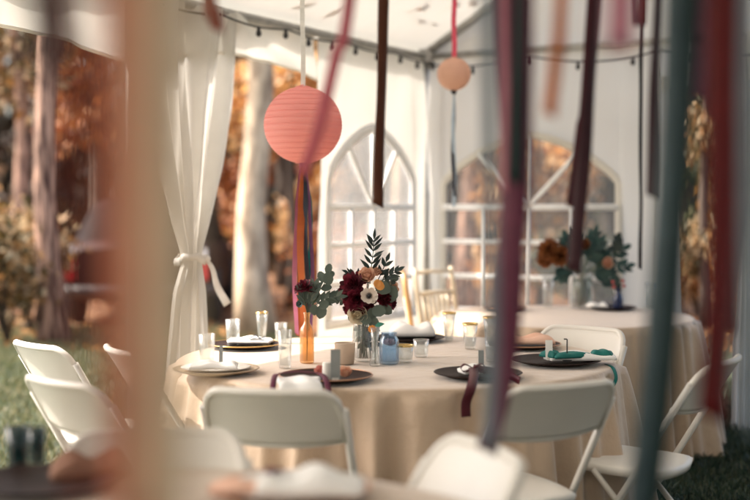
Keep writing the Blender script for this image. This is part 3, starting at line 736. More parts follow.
def put_chair(px, py, fdir, label, Y=None, group='white folding chairs'):
    """back's top edge middle at the pixel, z .828"""
    p=atz(px,py,.828) if Y is None else at(px,py,Y)
    ang=math.atan2(fdir[1],fdir[0])-PI/2
    o=chair0 if first[0] else copy_tree(chair0); first[0]=False
    off=Matrix.Rotation(ang,3,'Z')@Vector((0,-.315,0))
    o.location=(p.x-off.x,p.y-off.y,0); o.rotation_euler=(0,0,ang); tag(o,label,'chair',group); return o
put_chair(267,393,(.26,1.43),'white folding chair with its back to us before the front left place setting')
put_chair(570,387,(-.62,1.2),'white folding chair half hidden by the long plum ribbon, back to us')
put_chair(496,450,(-.93,-.36),'white folding chair back standing alone at bottom centre, beside the near table')
put_chair(156,433,(.12,-1),'white folding chair behind the near table, veiled by the wide tan ribbon')
put_chair(50,383,(.66,.70),'white folding chair on the left lawn with seat showing, in front of another')
put_chair(30,346,(.70,.66),'farthest white folding chair at the left edge, behind another chair back')
put_chair(112,351,(.88,.46),'white folding chair back just left of the tan ribbon, beside the lawn chairs')
put_chair(732,362,(-.84,.54),'white folding chair seen side on under the broad dark red ribbon')
put_chair(588,329,(-.62,-.78),'white folding chair facing us behind the teal napkin setting')

# gold chiavari chairs
M['gold']=surf('gold_wood',(.64,.54,.40),(.72,.62,.47),.35,6,metal=.1)
M['gold2']=surf('honey_wood',(.48,.27,.11),(.58,.35,.16),.4,6,stretch=(1,1,.2))
M['cushion']=surf('ivory_cushion',(.78,.75,.70),None,.8)
def chiavari():
    t=thing('banquet_chair','gold chair','chair',(0,0,0))
    def leg(x,y0,y1,h): 
        b=MB(); pts=[];rad=[]
        for i in range(13):
            v=i/12; pts.append((x,lerp(y0,y1,max(0,v-.45)/.55) if h>.6 else y0,h*v)); rad.append(.0155+.003*(i%4==2))
        b.tube(pts,rad,10); return b
    for x in (-.19,.19):
        leg(x,-.19,-.27,1.0).obj('back_post',M['gold'],t); leg(x,.19,.19,.45).obj('leg',M['gold'],t)
    b=MB()
    for z in (.97,.84,.60):
        y=lerp(-.19,-.27,max(0,z-.45)/.55); b.tube([(-.19,y,z),(0,y-.008,z+.006),(.19,y,z)],.0125,8)
    b.obj('back_rail',M['gold'],t)
    for x in (-.125,-.075,-.025,.025,.075,.125):
        b=MB(); b.tube([(x,-.255,.84),(x,-.235,.72),(x,-.215,.60)],.011,8); b.obj('spindle',M['gold'],t)
    b=MB(); b.tube([(-.19,-.19,.44),(.19,-.19,.44),(.19,.19,.44),(-.19,.19,.44)],.016,8,closed=True)
    for z in (.16,.24): b.tube([(-.19,-.19,z),(.19,-.19,z),(.19,.19,z),(-.19,.19,z)],.009,8,closed=True)
    b.obj('seat_frame',M['gold'],t)
    b=MB(); b.sphere((0,0,.465),.2,20,10,(.98,.98,.17)); b.obj('cushion',M['cushion'],t)
    return t
ch=chiavari()
def put_chi(o,px,py,fdir,Y,label):
    p=at(px,py,Y); ang=math.atan2(fdir[1],fdir[0])-PI/2; off=Matrix.Rotation(ang,3,'Z')@Vector((0,-.27,0))
    o.location=(p.x-off.x,p.y-off.y,0); o.rotation_euler=(0,0,ang); tag(o,label,'chair','gold banquet chairs by the tent corner')
put_chi(ch,433,270,(.80,-.66),7.75,'pale gold spindle backed chair facing the far table')
c2=copy_tree(ch); put_chi(c2,403,262,(1,.0),7.25,'gold chair turned edge on right of the main bouquet')
for o in c2.children:
    if o.name.startswith('back_post'): o.data=o.data.copy(); o.data.materials[0]=M['gold2']

# ------------------------------------------------------------------ tables under floor length cloths
def draped_table(label, cx, cy, R, m, seed, kf=(13,27,44)):
    rr=random.Random(seed); ph=[rr.uniform(0,6.28) for _ in range(8)]; H=.75
    nt_=420; rows=[]
    def fold(w,d):                                         # d 0 at the edge, 1 at the floor
        f=0
        for q,kq in enumerate(kf):
            s=math.sin(kq*w+ph[q]+.7*math.sin(3*w+ph[q+3])); f+=(s if s>0 else s*.55)*(.8,.75,.5)[q]
        return f*(.013+.058*d**.65)
    prof=[(0.001,H),(R*.4,H),(R*.8,H),(R*.96,H),(R*.985,H-.001),(R*.995,H-.006),(R*1.0,H-.016)]
    for (r,z) in prof: rows.append([(r*math.cos(2*PI*k/nt_),r*math.sin(2*PI*k/nt_),z+(.0008*math.sin(k*.35)*math.sin(r*30) if r<R*.97 else 0)) for k in range(nt_+1)])
    for i in range(1,29):
        d=i/28; z=(H-.016)*(1-d)+.012; row=[]
        for k in range(nt_+1):
            w=2*PI*k/nt_; r=R+.004+.055*d+fold(w,d)+.014*d*math.sin(5*w+ph[6]+d*1.5)
            row.append((r*math.cos(w),r*math.sin(w),z+.010*math.sin(7*w+ph[7])*d*d*.6+ (.006*d)))
        rows.append(row)
    t=thing('banquet_table',label,'table',(cx,cy,0),0,'round tables under long cloths')
    b=MB(); b.grid(rows); b.obj('tablecloth',m,t)
    return t
TC=Vector(((395-375)/F*5.18,5.18,0))
draped_table('round main table under a long champagne cloth, laid around the bouquet',TC.x,TC.y,.914,M['cloth'],11)
draped_table('far round table under a peach cloth beneath the right arched window',1.09,7.15,.745,M['cloth_far'],12)
draped_table('near round table cut off by the bottom left edge of the picture',-.52,2.12,.914,M['cloth'],13)
TZ=.752

# ------------------------------------------------------------------ table ware
M['charger_dark']=surf('dark_charger',(.016,.009,.008),(.03,.017,.014),.5,9,spec=.15)
M['charger_copper']=surf('copper_charger',(.42,.22,.13),(.52,.29,.18),.3,9,metal=.5)
M['charger_tan']=surf('tan_charger',(.40,.30,.20),(.48,.37,.26),.4,9)
M['china']=surf('ivory_china',(.80,.77,.72),None,.2)
M['linen']=surf('white_linen',(.80,.78,.75),(.86,.84,.82),.8,8,bumps=.2,bdist=.002,bscale=120,sheen=.2)
M['linen_peach']=surf('peach_linen',(.72,.42,.30),(.78,.50,.38),.8,8,bumps=.2,bdist=.002,bscale=120)
M['glass']=glass('clear_glass',(.93,.95,.95),.7,.07)
M['glass_blue']=glass('blue_glass',(.70,.82,.92),.6,.06,(.40,.55,.75))
M['glass_amber']=glass('amber_glass',(.98,.82,.58),.6,.22,(.90,.58,.32))
M['glass_navy']=glass('navy_glass',(.05,.12,.35),.5,.35,(.03,.08,.28))
M['glass_teal']=glass('dark_teal_glass',(.10,.26,.28),.5,.25,(.03,.12,.14))
M['frost']=surf('frosted_glass',(.66,.56,.46),(.74,.64,.54),.5,6,transl=.5)
M['goldrim']=surf('gold_rim',(.62,.40,.14),(.70,.48,.20),.25,metal=.8)
M['card']=surf('card_paper',(.80,.78,.74),None,.8)
M['slatecard']=surf('slate_card',(.20,.21,.20),(.27,.28,.27),.7,12)
M['cork']=surf('pale_cork',(.70,.66,.60),(.78,.74,.68),.7,14)
def charger(label, px, py, r, m, rim=None, plate=False):
    p=atz(px,py,TZ+.008); t=thing('charger_plate',label,'plate',(p.x,p.y,TZ),0,'charger plates on the tables')
    b=MB(); b.lathe([(.001,.002),(r*.62,.001),(r*.70,.003),(r*.97,.016),(r,.019),(r*.985,.0215),(r*.95,.020),(r*.70,.008),(r*.6,.006),(.001,.006)],48); b.obj('dish',m,t)
    if rim:
        b=MB(); b.tube([(r*.985*math.cos(2*PI*k/48),r*.985*math.sin(2*PI*k/48),.0205) for k in range(48)],.0028,6,closed=True); b.obj('rim',rim,t)
    if plate:
        b=MB(); q=r*.80; b.lathe([(.001,.009),(q*.6,.009),(q*.95,.022),(q,.025),(q*.97,.027),(q*.62,.014),(.001,.013)],40); b.obj('dinner_plate',M['china'],t)
    return p
pA=charger('dark charger with copper rim at front left of the main table',326,378,.172,M['charger_dark'],M['charger_copper'])
pB=charger('dark charger left of the plum ribbon, with a wine ribbon over its edge',478,375,.165,M['charger_dark'])
pC=charger('dark charger under the teal and white napkin',556,362,.18,M['charger_dark'])
pD=charger('brown charger with peach napkin behind the teal setting',523,346,.17,M['charger_dark'],M['charger_copper'])
pE=charger('tan charger nearest the curtain at front left of the main table',216,371,.165,M['charger_tan'],None,True)
pF=charger('brown charger before the curtain at rear left of the main table',245,346,.165,M['charger_dark'],M['goldrim'])
pG=charger('dark charger behind the blue jar at the rear of the main table',410,339,.165,M['charger_dark'],None)
pH=charger('dark charger on the far table, right of the tall flowers',612,308.5,.15,M['charger_dark'],None)
pI=charger('dark charger on the far table, left of the rust dahlias',505,309,.13,M['charger_dark'],M['charger_copper'])
pJ=charger('dark charger at the bottom left edge on the near table',36,484,.17,M['charger_dark'])
pK=charger('dark charger under a white napkin on the near table at bottom',290,492,.18,M['charger_copper'],None,True)

def napkin(label, px, py, dz, sx, sy, rz, m, h=.022, seed=1, drop=None, Y=None):
    """folded cloth: soft rounded pad with pleats; drop bends its near end over the table edge"""
    p=atz(px,py,TZ+dz); b=MB(); rr=random.Random(seed); ph=[rr.uniform(0,6) for _ in range(4)]; n=20; top=[];bot=[]
    for i in range(n+1):
        u=-1+2*i/n; a=[];c=[]
        for j in range(n+1):
            v=-1+2*j/n; x=u*sx/2*(1+.05*math.sin(v*3+ph[0])); y=v*sy/2*(1+.06*math.sin(u*2.5+ph[1]))
            e=(1-u**8)*(1-v**8)
            z=h*(.45+.55*e)+.30*h*math.sin(u*5+ph[2]+v)*e+.2*h*math.sin(v*6+ph[3])*e
            dd=0
            if drop is not None and v<-1+drop: dd=-(((-1+drop)-v)*sy/2)**1.0*.8
            a.append((x,y,z+dd)); c.append((x,y,.001+dd))
        top.append(a);bot.append(c)
    b.slab(top,bot); o=recalc(b.obj('napkin',m)); o.location=(p.x,p.y,TZ+dz); o.rotation_euler=(0,0,rz); tag(o,label,'napkin','napkins on the place settings'); return o
def strip3(pts, w, m, name, parent, axis=Vector((1,0,0)), th=.0012):
    b=MB(); fr=[];bk=[]
    P=[Vector(p) for p in pts]; S=[]
    for i in range(len(P)-1):
        a,b_,c,e=P[max(i-1,0)],P[i],P[i+1],P[min(i+2,len(P)-1)]
        for q in range(8):
            t=q/8; S.append(.5*((2*b_)+(c-a)*t+(2*a-5*b_+4*c-e)*t*t+(3*b_-a-3*c+e)*t**3))
    S.append(P[-1])
    for i,p in enumerate(S):
        tg=(S[min(i+1,len(S)-1)]-S[max(i-1,0)]).normalized(); ax=axis-tg*axis.dot(tg); 
        if ax.length<.05: ax=Vector((0,1,.2))
        ax.normalize(); nn=tg.cross(ax)
        fr.append([p-ax*w/2,p,p+ax*w/2]); bk.append([q+nn*th for q in fr[-1]])
    b.slab(fr,bk); return recalc(b.obj(name,m,parent))
# A: white napkin hanging left of charger A, wine ribbon round it
nA=napkin('white napkin bound with wine ribbon left of the front charger',299,383,.024,.15,.20,.12,M['linen'],.016,2,drop=.35)
for s in (-1,1):
    strip3([(s*.072,.06,.024),(s*.082,.0,.026),(s*.090,-.06,.014),(s*.096,-.105,-.030),(s*.098,-.115,-.075)],.020,RB['plum'],'ribbon_band',nA)
strip3([(-.07,.055,.026),(0,.065,.030),(.07,.055,.026)],.018,RB['plum'],'ribbon_band',nA,Vector((0,1,0)))
def onto(px,py,z): return atz(px,py,z)
# B: napkin with bow and tail over the edge
nB=napkin('white napkin under a wine ribbon bow on the charger by the plum ribbon',482,372,.020,.17,.10,.2,M['linen'],.02,3)
inv=lambda o,v: Matrix.Rotation(-o.rotation_euler.z,3,'Z')@(v-o.location)
tail=[at(473,368,4.50),at(474,375,4.36),at(471,388,4.24),at(466,403,4.23),at(466,417,4.23)]
strip3([inv(nB,q) for q in tail],.034,RB['wine'],'ribbon_tail',nB)
tail=[at(473,368,4.52),at(490,371,4.50),at(507,374,4.47),at(520,381,4.40)]
strip3([inv(nB,q) for q in tail],.028,RB['wine'],'ribbon_tail',nB,Vector((0,.5,1)))
c=at(473,368,4.50)
for s in (-1,1):
    lp=[c+Vector((s*x,0,z)) for (x,z) in ((0,0),(.03,.014),(.045,.0),(.032,-.014),(0,-.002))]
    strip3([inv(nB,q) for q in lp],.014,RB['wine'],'bow_loop',nB,Vector((0,1,.3)))
# C
M['petrol_cloth']=surf('petrol_cloth',(.0,.11,.10),(.0,.15,.13),.7,8,bumps=.3,bdist=.002,bscale=60)
nC=napkin('white napkin with teal fold on the charger before the facing chair',580,359,.020,.28,.13,.1,M['linen'],.024,4)
for (x0,y0,sx,sy,hh,rz) in ((-.045,-.035,.17,.075,.034,.05),(.085,-.015,.085,.06,.040,-.25),(-.125,-.02,.05,.08,.040,.5)):
    b=MB(); top=[];bot=[]; n=14
    for i in range(n+1):
        u=-1+2*i/n; a=[];c=[]
        for j in range(n+1):
            v=-1+2*j/n; x=u*sx/2*(1+.08*math.sin(v*2.4)); y=v*sy/2*(1-.35*u*(sx>.1)); X=x0+x*math.cos(rz)-y*math.sin(rz); Y=y0+x*math.sin(rz)+y*math.cos(rz)
            e=(1-u**6)*(1-v**6); a.append((X,Y,.014+(hh-.016)*(.3+.7*e)+.003*math.sin(u*6+v*2)*e)); c.append((X,Y,.012))
        top.append(a);bot.append(c)
    b.slab(top,bot); recalc(b.obj('teal_fold',M['petrol_cloth'],nC))
tail=[at(606,364,4.95),at(613,368,4.86),at(616,378,4.80),at(613,386,4.78)]
strip3([inv(nC,q) for q in tail],.014,RB['petrol'],'ribbon_tail',nC)
nD=napkin('peach napkin heaped on the brown charger behind the teal setting',523,343,.022,.26,.14,.0,M['linen_peach'],.03,5)
nE=napkin('ivory napkin on the tan charger nearest the curtain',214,368,.030,.17,.12,.1,M['linen'],.022,6)
nG=napkin('puffed white napkin on the charger behind the blue jar',412,335,.020,.21,.16,.0,M['linen'],.045,7)
nF=napkin('low white napkin on the brown charger before the curtain',250,342,.02,.20,.12,.0,M['linen'],.018,8)
strip3([(.0,-.05,.02),(.03,-.05,.035),(.05,-.05,.022),(.075,-.05,.030)],.014,RB['navy'],'ribbon_band',nF,Vector((0,1,.2)))
nK=napkin('large white napkin on the plate at the bottom of the picture',312,490,.032,.22,.13,-.1,M['linen'],.035,9)
strip3([(-.10,-.02,.02),(-.085,0,.045),(-.075,.03,.03)],.02,RB['plum'],'ribbon_band',nK)
napkin('flat peach napkin left of the white napkin at the bottom',252,489,.030,.17,.09,.1,M['linen_peach'],.016,10)
napkin('crumpled brown napkin on the near table at bottom left',88,474,.004,.17,.13,.3,surf('brown_linen',(.22,.11,.07),(.28,.15,.10),.85,8,bumps=.2,bdist=.002,bscale=90),.04,12)
napkin('white napkin lying by the far navy bottle',597,307,.018,.12,.10,0,M['linen'],.02,14)

GG='glasses on the tables'
def tumbler(label, px, py, r0, r1, h, m, rim=None, flute=0, Y=None, name='drinking_glass', water=False):
    p=atz(px,py,TZ) if Y is None else at(px,py,Y); t=thing(name,label,'glass',(p.x,p.y,TZ),0,GG)
    b=MB(); b.lathe([(.001,.001),(r0*.9,.001),(r0,.006),(lerp(r0,r1,.5),h*.5),(r1,h),(r1-.0022,h),(lerp(r0,r1,.5)-.0022,h*.5),(r0-.003,.012),(.001,.010)],40,(0,0,0),flute,.03 if flute else 0); b.obj('bowl',m,t)
    if rim:
        b=MB(); b.lathe([(r1+.0012,h-.007),(r1+.0012,h+.001),(r1-.003,h+.001),(r1-.003,h-.007)],40); b.obj('gold_rim',rim,t)
tumbler('fluted tumbler before the tied curtain',233,347,.026,.033,.125,M['glass'],None,14)
tumbler('tall flared glass right of the fluted tumbler',262,338,.018,.029,.125,M['glass'],M['goldrim'])
tumbler('short clear glass left of the amber bottle',281,343,.024,.030,.095,M['glass'])
tumbler('clear glass in front of the amber bottle',285,368,.024,.028,.15,M['glass'])
tumbler('clear tumbler standing between the two left chargers',207,362,.028,.034,.115,M['glass'])
tumbler('tallest gold rimmed glass before the gold chair',449,341,.018,.032,.135,M['glass'],M['goldrim'])
tumbler('gold rimmed glass in the middle of the right hand three',470,349,.024,.034,.115,M['glass'],M['goldrim'])
tumbler('gold rimmed glass touching the plum ribbon',491,345,.024,.036,.130,M['glass'],M['goldrim'])
tumbler('squat clear votive glass right of the blue jar',405,362,.030,.036,.070,M['glass'],M['goldrim'])
tumbler('small clear votive glass farther right of the blue jar',421,357,.028,.034,.075,M['glass'])
tumbler('clear glass behind the white napkin by the wine bow',492,362,.024,.030,.10,M['glass'])
tumbler('dark teal tumbler at the bottom left edge',18,470,.024,.028,.105,M['glass_teal'])
tumbler('shorter dark teal tumbler beside the bottom left charger',37,462,.020,.022,.085,M['glass_teal'])
tumbler('tall clear candle glass left of the far flowers',548,307,.03,.035,.19,M['glass'])
tumbler('clear glass standing on the far table under the slate ribbon',652,309,.032,.04,.16,M['glass'])

def card(label, px, py, w, h, m, dz=0, holder=True, rz=0):
    p=atz(px,py,TZ+dz); t=thing('place_card',label,'place card',(p.x,p.y,TZ+dz),rz,'place cards on the tables')
    b=MB(); b.box((0,0,h/2+.004),(w,.004,h),Matrix.Rotation(-.12,3,'X')); b.obj('card',m,t,False)
    if holder:
        b=MB(); b.box((0,0,.006),(w*.7,.018,.012)); b.obj('holder',M['cork'],t,False)
card('upright slate grey place card on the front charger',335.5,381,.034,.108,M['slatecard'],.012)
card('white place card in front of the teal napkin',549,360,.028,.075,M['card'],.022)
card('white place card on the peach napkin setting',509,343,.03,.06,M['card'],.02)
card('grey place card by the ivory napkin near the curtain',221,366,.014,.075,M['slatecard'],.02)
card('slate place card beside the wine bow',481,367,.020,.06,M['slatecard'],.02)
def wire_holder(label, px, py, h, dz=.02):
    p=atz(px,py,TZ+dz); b=MB(); b.tube([(0,0,0),(0,0,h*.5),(0,0,h),(-.002,0,h+.002),(-.013,0,h+.002)],.0026,6)
    b.lathe([(.001,0),(.020,0),(.020,.004),(.001,.005)],16)
    o=b.obj('card_holder',M['wire']); o.location=(p.x,p.y,TZ+dz); tag(o,label,'card holder','wire card holders')
wire_holder('black wire card holder over the teal napkin',567,361,.085)
wire_holder('black wire card holder beside the plum ribbon',499.5,345,.09,.005)
b=MB(); b.lathe([(.001,0),(.016,0),(.0165,.002),(.0165,.058),(.015,.060),(.001,.060)],24); p=atz(327,379,TZ+.012); o=b.obj('cork_stub',M['cork']); o.location=p; tag(o,'pale cylinder favour left of the slate card on the front charger','favour')

def votive(label,px,py):
    p=atz(px,py,TZ); t=thing('votive_holder',label,'candle holder',(p.x,p.y,TZ))
    b=MB(); b.lathe([(.001,.001),(.034,.001),(.037,.006),(.042,.082),(.042,.086),(.039,.086),(.034,.010),(.001,.008)],36); b.obj('cup',M['frost'],t)
    b=MB(); b.lathe([(.001,.045),(.030,.045),(.031,.010),(.001,.009)],24); c=b.obj('candle',M['china'],t)
    b=MB(); b.tube([(0,0,.044),(.001,0,.055)],.0012,6); b.obj('wick',M['wire'],c)
votive('frosted beige votive holder left of the main vase',345,364)

# bottles and vases
def vessel(name,label,cat,px,py,prof,m,n=40,flute=0,famp=0,dz=0):
    p=atz(px,py,TZ+dz); b=MB(); b.lathe(prof,n,(0,0,0),flute,famp); o=b.obj(name,m); o.location=(p.x,p.y,TZ+dz); tag(o,label,cat); return o
vb=vessel('amber_bottle','slim amber glass bottle holding a small posy','bottle',307,363,
       [(.001,.001),(.026,.001),(.029,.006),(.029,.13),(.026,.142),(.015,.158),(.012,.168),(.012,.196),(.0145,.198),(.0145,.205),(.010,.205),(.010,.165),(.024,.138),(.026,.010),(.001,.008)],M['glass_amber'])
vm=vessel('glass_vase','clear ribbed glass vase under the main bouquet','vase',365,361,
       [(.001,.001),(.040,.001),(.046,.008),(.052,.06),(.048,.12),(.046,.165),(.050,.175),(.0475,.175),(.0435,.165),(.0455,.12),(.049,.06),(.042,.014),(.001,.010)],M['glass'],56,14,.035)
vg=vessel('bud_vase','tall narrow clear bud vase between main vase and blue jar','vase',375,366,
       [(.001,.001),(.020,.001),(.022,.006),(.014,.05),(.013,.10),(.020,.155),(.018,.155),(.011,.10),(.012,.05),(.018,.01),(.001,.008)],M['glass'])
vj=vessel('blue_jar','faceted blue glass jar right of the main vase','jar',389,364,
       [(.001,.001),(.034,.001),(.038,.008),(.040,.07),(.037,.10),(.030,.112),(.030,.125),(.033,.127),(.028,.127),(.027,.110),(.035,.098),(.037,.07),(.035,.012),(.001,.010)],M['glass_blue'],40,8,.03)
vf=vessel('glass_vase','clear glass vase under the far flowers','vase',582,308.5,
       [(.001,.001),(.055,.001),(.066,.01),(.072,.09),(.060,.16),(.058,.21),(.066,.225),(.062,.225),(.054,.21),(.056,.16),(.067,.09),(.061,.016),(.001,.012)],M['glass'],40,10,.03)
vn=vessel('navy_bottle','small navy bottle with a sprig on the far table','bottle',618,311,
       [(.001,.001),(.026,.001),(.029,.006),(.029,.075),(.022,.095),(.014,.11),(.013,.135),(.017,.14),(.012,.14),(.011,.11),(.025,.075),(.025,.012),(.001,.01)],M['glass_navy'])

# ------------------------------------------------------------------ flowers
M['dahlia']=leafmat('burgundy_petals',[(.05,.004,.010),(.10,.008,.018),(.17,.014,.03),(.24,.03,.055)],.5,.25)
M['rosep']=leafmat('peach_petals',[(.66,.36,.24),(.74,.48,.34),(.80,.58,.44)],.55,.35)
M['cream']=leafmat('cream_petals',[(.70,.62,.46),(.78,.72,.58)],.55,.35)
M['white_p']=leafmat('white_petals',[(.74,.64,.54),(.80,.72,.64)],.55,.35)
M['orange_p']=leafmat('orange_petals',[(.75,.30,.06),(.82,.42,.12)],.55,.35)
M['rust_p']=leafmat('rust_petals',[(.14,.04,.012),(.22,.075,.022),(.30,.12,.04)],.55,.3)
M['euc']=leafmat('eucalyptus_leaves',[(.05,.075,.06),(.09,.12,.095),(.16,.19,.155)],.55,.2)
M['darkleaf']=leafmat('dark_leaves',[(.008,.016,.015),(.015,.030,.026),(.028,.045,.038)],.4,.15)
M['deepgreen']=leafmat('deep_green_leaves',[(.012,.035,.035),(.02,.06,.055),(.04,.085,.07)],.5,.2)
M['midgreen']=leafmat('stem_green',[(.05,.08,.04),(.09,.12,.06)],.6,.15)
CR=Vector((1,0,0)); 
def basis(d):
    d=Vector(d).normalized(); a=d.orthogonal().normalized(); return a,d.cross(a),d
def dahlia(c,d,R,m,parent,name,seed=1,layers=5):
    rr=random.Random(seed); a,b_,d=basis(d); b=MB(); c=Vector(c)
    for L in range(layers):
        f=L/(layers-1); n=int(lerp(13,5,f)); el=lerp(.05,1.35,f)
        for k in range(n):
            w=2*PI*(k+.5*(L%2))/n+rr.uniform(-.12,.12); e=el+rr.uniform(-.1,.1)
            out=a*math.cos(w)+b_*math.sin(w); dd=out*math.cos(e)+d*math.sin(e); nn=d*math.cos(e)-out*math.sin(e)
            b.leaf(c-d*R*.25+out*R*.08,dd,nn,R*lerp(1.02,.72,f),R*lerp(.52,.34,f),-.28+rr.uniform(-.1,.1),True)
    return b.obj(name,m,parent)
def anemone(c,d,R,m,parent,seed=1):
    rr=random.Random(seed); a,b_,d=basis(d); c=Vector(c); b=MB()
    for k in range(9):
        w=2*PI*k/9+(.3 if k>5 else 0); out=a*math.cos(w)+b_*math.sin(w); e=rr.uniform(.08,.35)
        b.leaf(c+out*R*.1,out*math.cos(e)+d*math.sin(e),d*math.cos(e)-out*math.sin(e),R*.95,R*.75,-.15,True)
    fl=b.obj('anemone',m,parent)
    b=MB(); b.sphere(c+d*R*.12,R*.24,12,8)
    for k in range(26):
        w=2*PI*k/26; out=a*math.cos(w)+b_*math.sin(w); q=c+d*R*.16+out*R*(.36 if k%2 else .30); b.tube([c+d*R*.08,q],R*.012,4); b.sphere(q,R*.035,6,4)
    b.obj('anemone_centre',M['wire'],fl)
def rose(c,d,R,m,parent,name='rose',seed=1):
    rr=random.Random(seed); a,b_,d=basis(d); c=Vector(c); b=MB()
    for L in range(5):
        f=L/4; n=(6,6,5,4,3)[L]; e=lerp(.55,1.5,f)
        for k in range(n):
            w=2*PI*(k+.5*L)/n+rr.uniform(-.15,.15); out=a*math.cos(w)+b_*math.sin(w)
            b.leaf(c-d*R*.5+out*R*lerp(.3,.04,f),out*math.cos(e)+d*math.sin(e),d*math.cos(e)-out*math.sin(e),R*lerp(1.05,1.0,f),R*lerp(.95,.55,f),-.45,True)
    return b.obj(name,m,parent)
def sprig(pts,m,parent,name,n,L,W,rnd=False,both=True,stem=.0022,seed=1,ang=.9,face=Vector((0,-1,.2)),grow=True):
    rr=random.Random(seed); P=[Vector(p) for p in pts]; b=MB(); b.tube(P,stem,5)
    for i in range(n):
        t=.25+.75*(i+.5)/n; s=t*(len(P)-1); k=min(int(s),len(P)-2); p=P[k].lerp(P[k+1],s-k); tg=(P[k+1]-P[k]).normalized()
        sd=tg.cross(face).normalized()
        for sg in ((-1,1) if both else ((-1,1)[i%2],)):
            a=ang+rr.uniform(-.15,.15); dd=tg*math.cos(a)+sd*sg*math.sin(a)+face*rr.uniform(-.12,.22)
            f=face+Vector((rr.uniform(-.35,.35),0,rr.uniform(-.35,.35)))
            sc=(1-.35*t) if grow else 1
            b.leaf(p,dd,f,L*sc*rr.uniform(.85,1.1),W*sc*rr.uniform(.85,1.1),.1,rnd)
    b.leaf(P[-1],P[-1]-P[-2],face,L*.7,W*.7,.05,rnd)
    return b.obj(name,m,parent)
def W(o,px,py,dy=0): return at(px,py,o.location.y+dy)-o.location
def bouquet(label,px,py,ref):
    p=ref.location.copy(); t=thing('bouquet',label,'flowers',tuple(p)); return t
B=bouquet('main bouquet of burgundy dahlias, anemone, peach rose and grey green leaves',0,0,vm); w=lambda x,y,dy=0: W(B,x,y,dy)
fw=Vector((0,-1,.25))
b=MB()
for (x,y) in ((352,288),(358,300),(368,278),(369,297),(385,300),(390,292),(378,312),(360,312),(372,262),(386,272)):
    b.tube([(R_.uniform(-.025,.025),R_.uniform(-.025,.025),.012),(R_.uniform(-.012,.012),R_.uniform(-.012,.012),.15),tuple(w(x,y,.01))],.0024,5)
b.obj('stems',M['midgreen'],B)
for i,(x,y,dy,r,d) in enumerate(((352,284,-.03,.050,(-.4,-1,.4)),(346,292,0,.042,(-.8,-.7,.3)),(360,279,.0,.036,(-.1,-.9,.7)),(356,299,-.05,.052,(-.1,-1,.0)),(365,303,-.03,.044,(.1,-1,0)),(385,299,-.02,.038,(.5,-1,.2)),(351,309,-.02,.034,(-.4,-1,-.3)),(391,303,.02,.03,(.8,-.8,0)))):
    dahlia(w(x,y,dy),d,r,M['dahlia'],B,'dahlia',30+i)
rose(w(367,276,-.02),(0,-.8,.6),.038,M['rosep'],B,'rose',3); rose(w(375,272,.02),(.3,-.6,.8),.028,M['rosep'],B,'rose',4)
anemone(w(369,296,-.075),(.05,-1,.2),.036,M['white_p'],B,2)
b=MB(); c=w(376,288,-.07)
for k in range(4): b.leaf(c,(math.cos(k*.5-.2),0,math.sin(k*.5+.3)),(0,-1,.2),.036,.03,.1,True)
b.obj('orange_petal',M['orange_p'],B)
rose(w(358,314,-.04),(-.1,-1,-.1),.045,M['cream'],B,'rose',6); rose(w(392,288,.05),(.5,-.8,.3),.03,M['rosep'],B,'rose',8)
sprig([w(370,284,.02),w(371,270,.02),w(373,252,.02),w(374,240,.02)],M['darkleaf'],B,'frond',6,.072,.020,False,True,.002,5,.75,grow=True)
sprig([w(376,284,.03),w(381,274,.03),w(386,262,.03)],M['darkleaf'],B,'frond',2,.062,.024,False,True,.002,6,.5)
sprig([w(378,284,.02),w(387,277,.0),w(397,271,-.01)],M['darkleaf'],B,'frond',3,.055,.024,False,True,.002,7,.6)
sprig([w(362,284,.02),w(356,276,.02),w(349,273,.01)],M['darkleaf'],B,'frond',3,.05,.018,False,True,.002,8,.6)
for i,(x,y,dy,L) in enumerate(((383,288,-.04,.068),(391,294,-.02,.075),(379,311,-.06,.06),(372,314,-.05,.05),(387,310,-.03,.048),(366,320,-.06,.048),(374,323,-.055,.05),(352,318,-.02,.04))):
    b=MB(); q=w(x,y,dy); a=R_.uniform(0,6); b.leaf(q-Vector((math.cos(a),0,math.sin(a)))*L*.5,(math.cos(a),0,math.sin(a)),(R_.uniform(-.3,.3),-1,R_.uniform(0,.5)),L,L*.85,.08,True); b.obj('eucalyptus_leaf',M['euc'],B)
sprig([w(374,292,.03),w(384,284,.04),w(393,280,.04)],M['euc'],B,'eucalyptus_sprig',3,.035,.03,True,True,.0018,9)
sprig([w(356,296,.04),w(344,300,.03),w(332,300,.02)],M['euc'],B,'eucalyptus_sprig',4,.032,.022,True,True,.0018,10)
sprig([w(369,318,-.03),w(372,330,-.02),w(373,345,0)],M['darkleaf'],B,'submerged_leaf',4,.055,.035,False,True,.003,13)
sprig([w(364,318,-.02),w(362,330,-.01),w(363,346,0)],M['euc'],B,'submerged_leaf',4,.05,.035,False,True,.003,14)
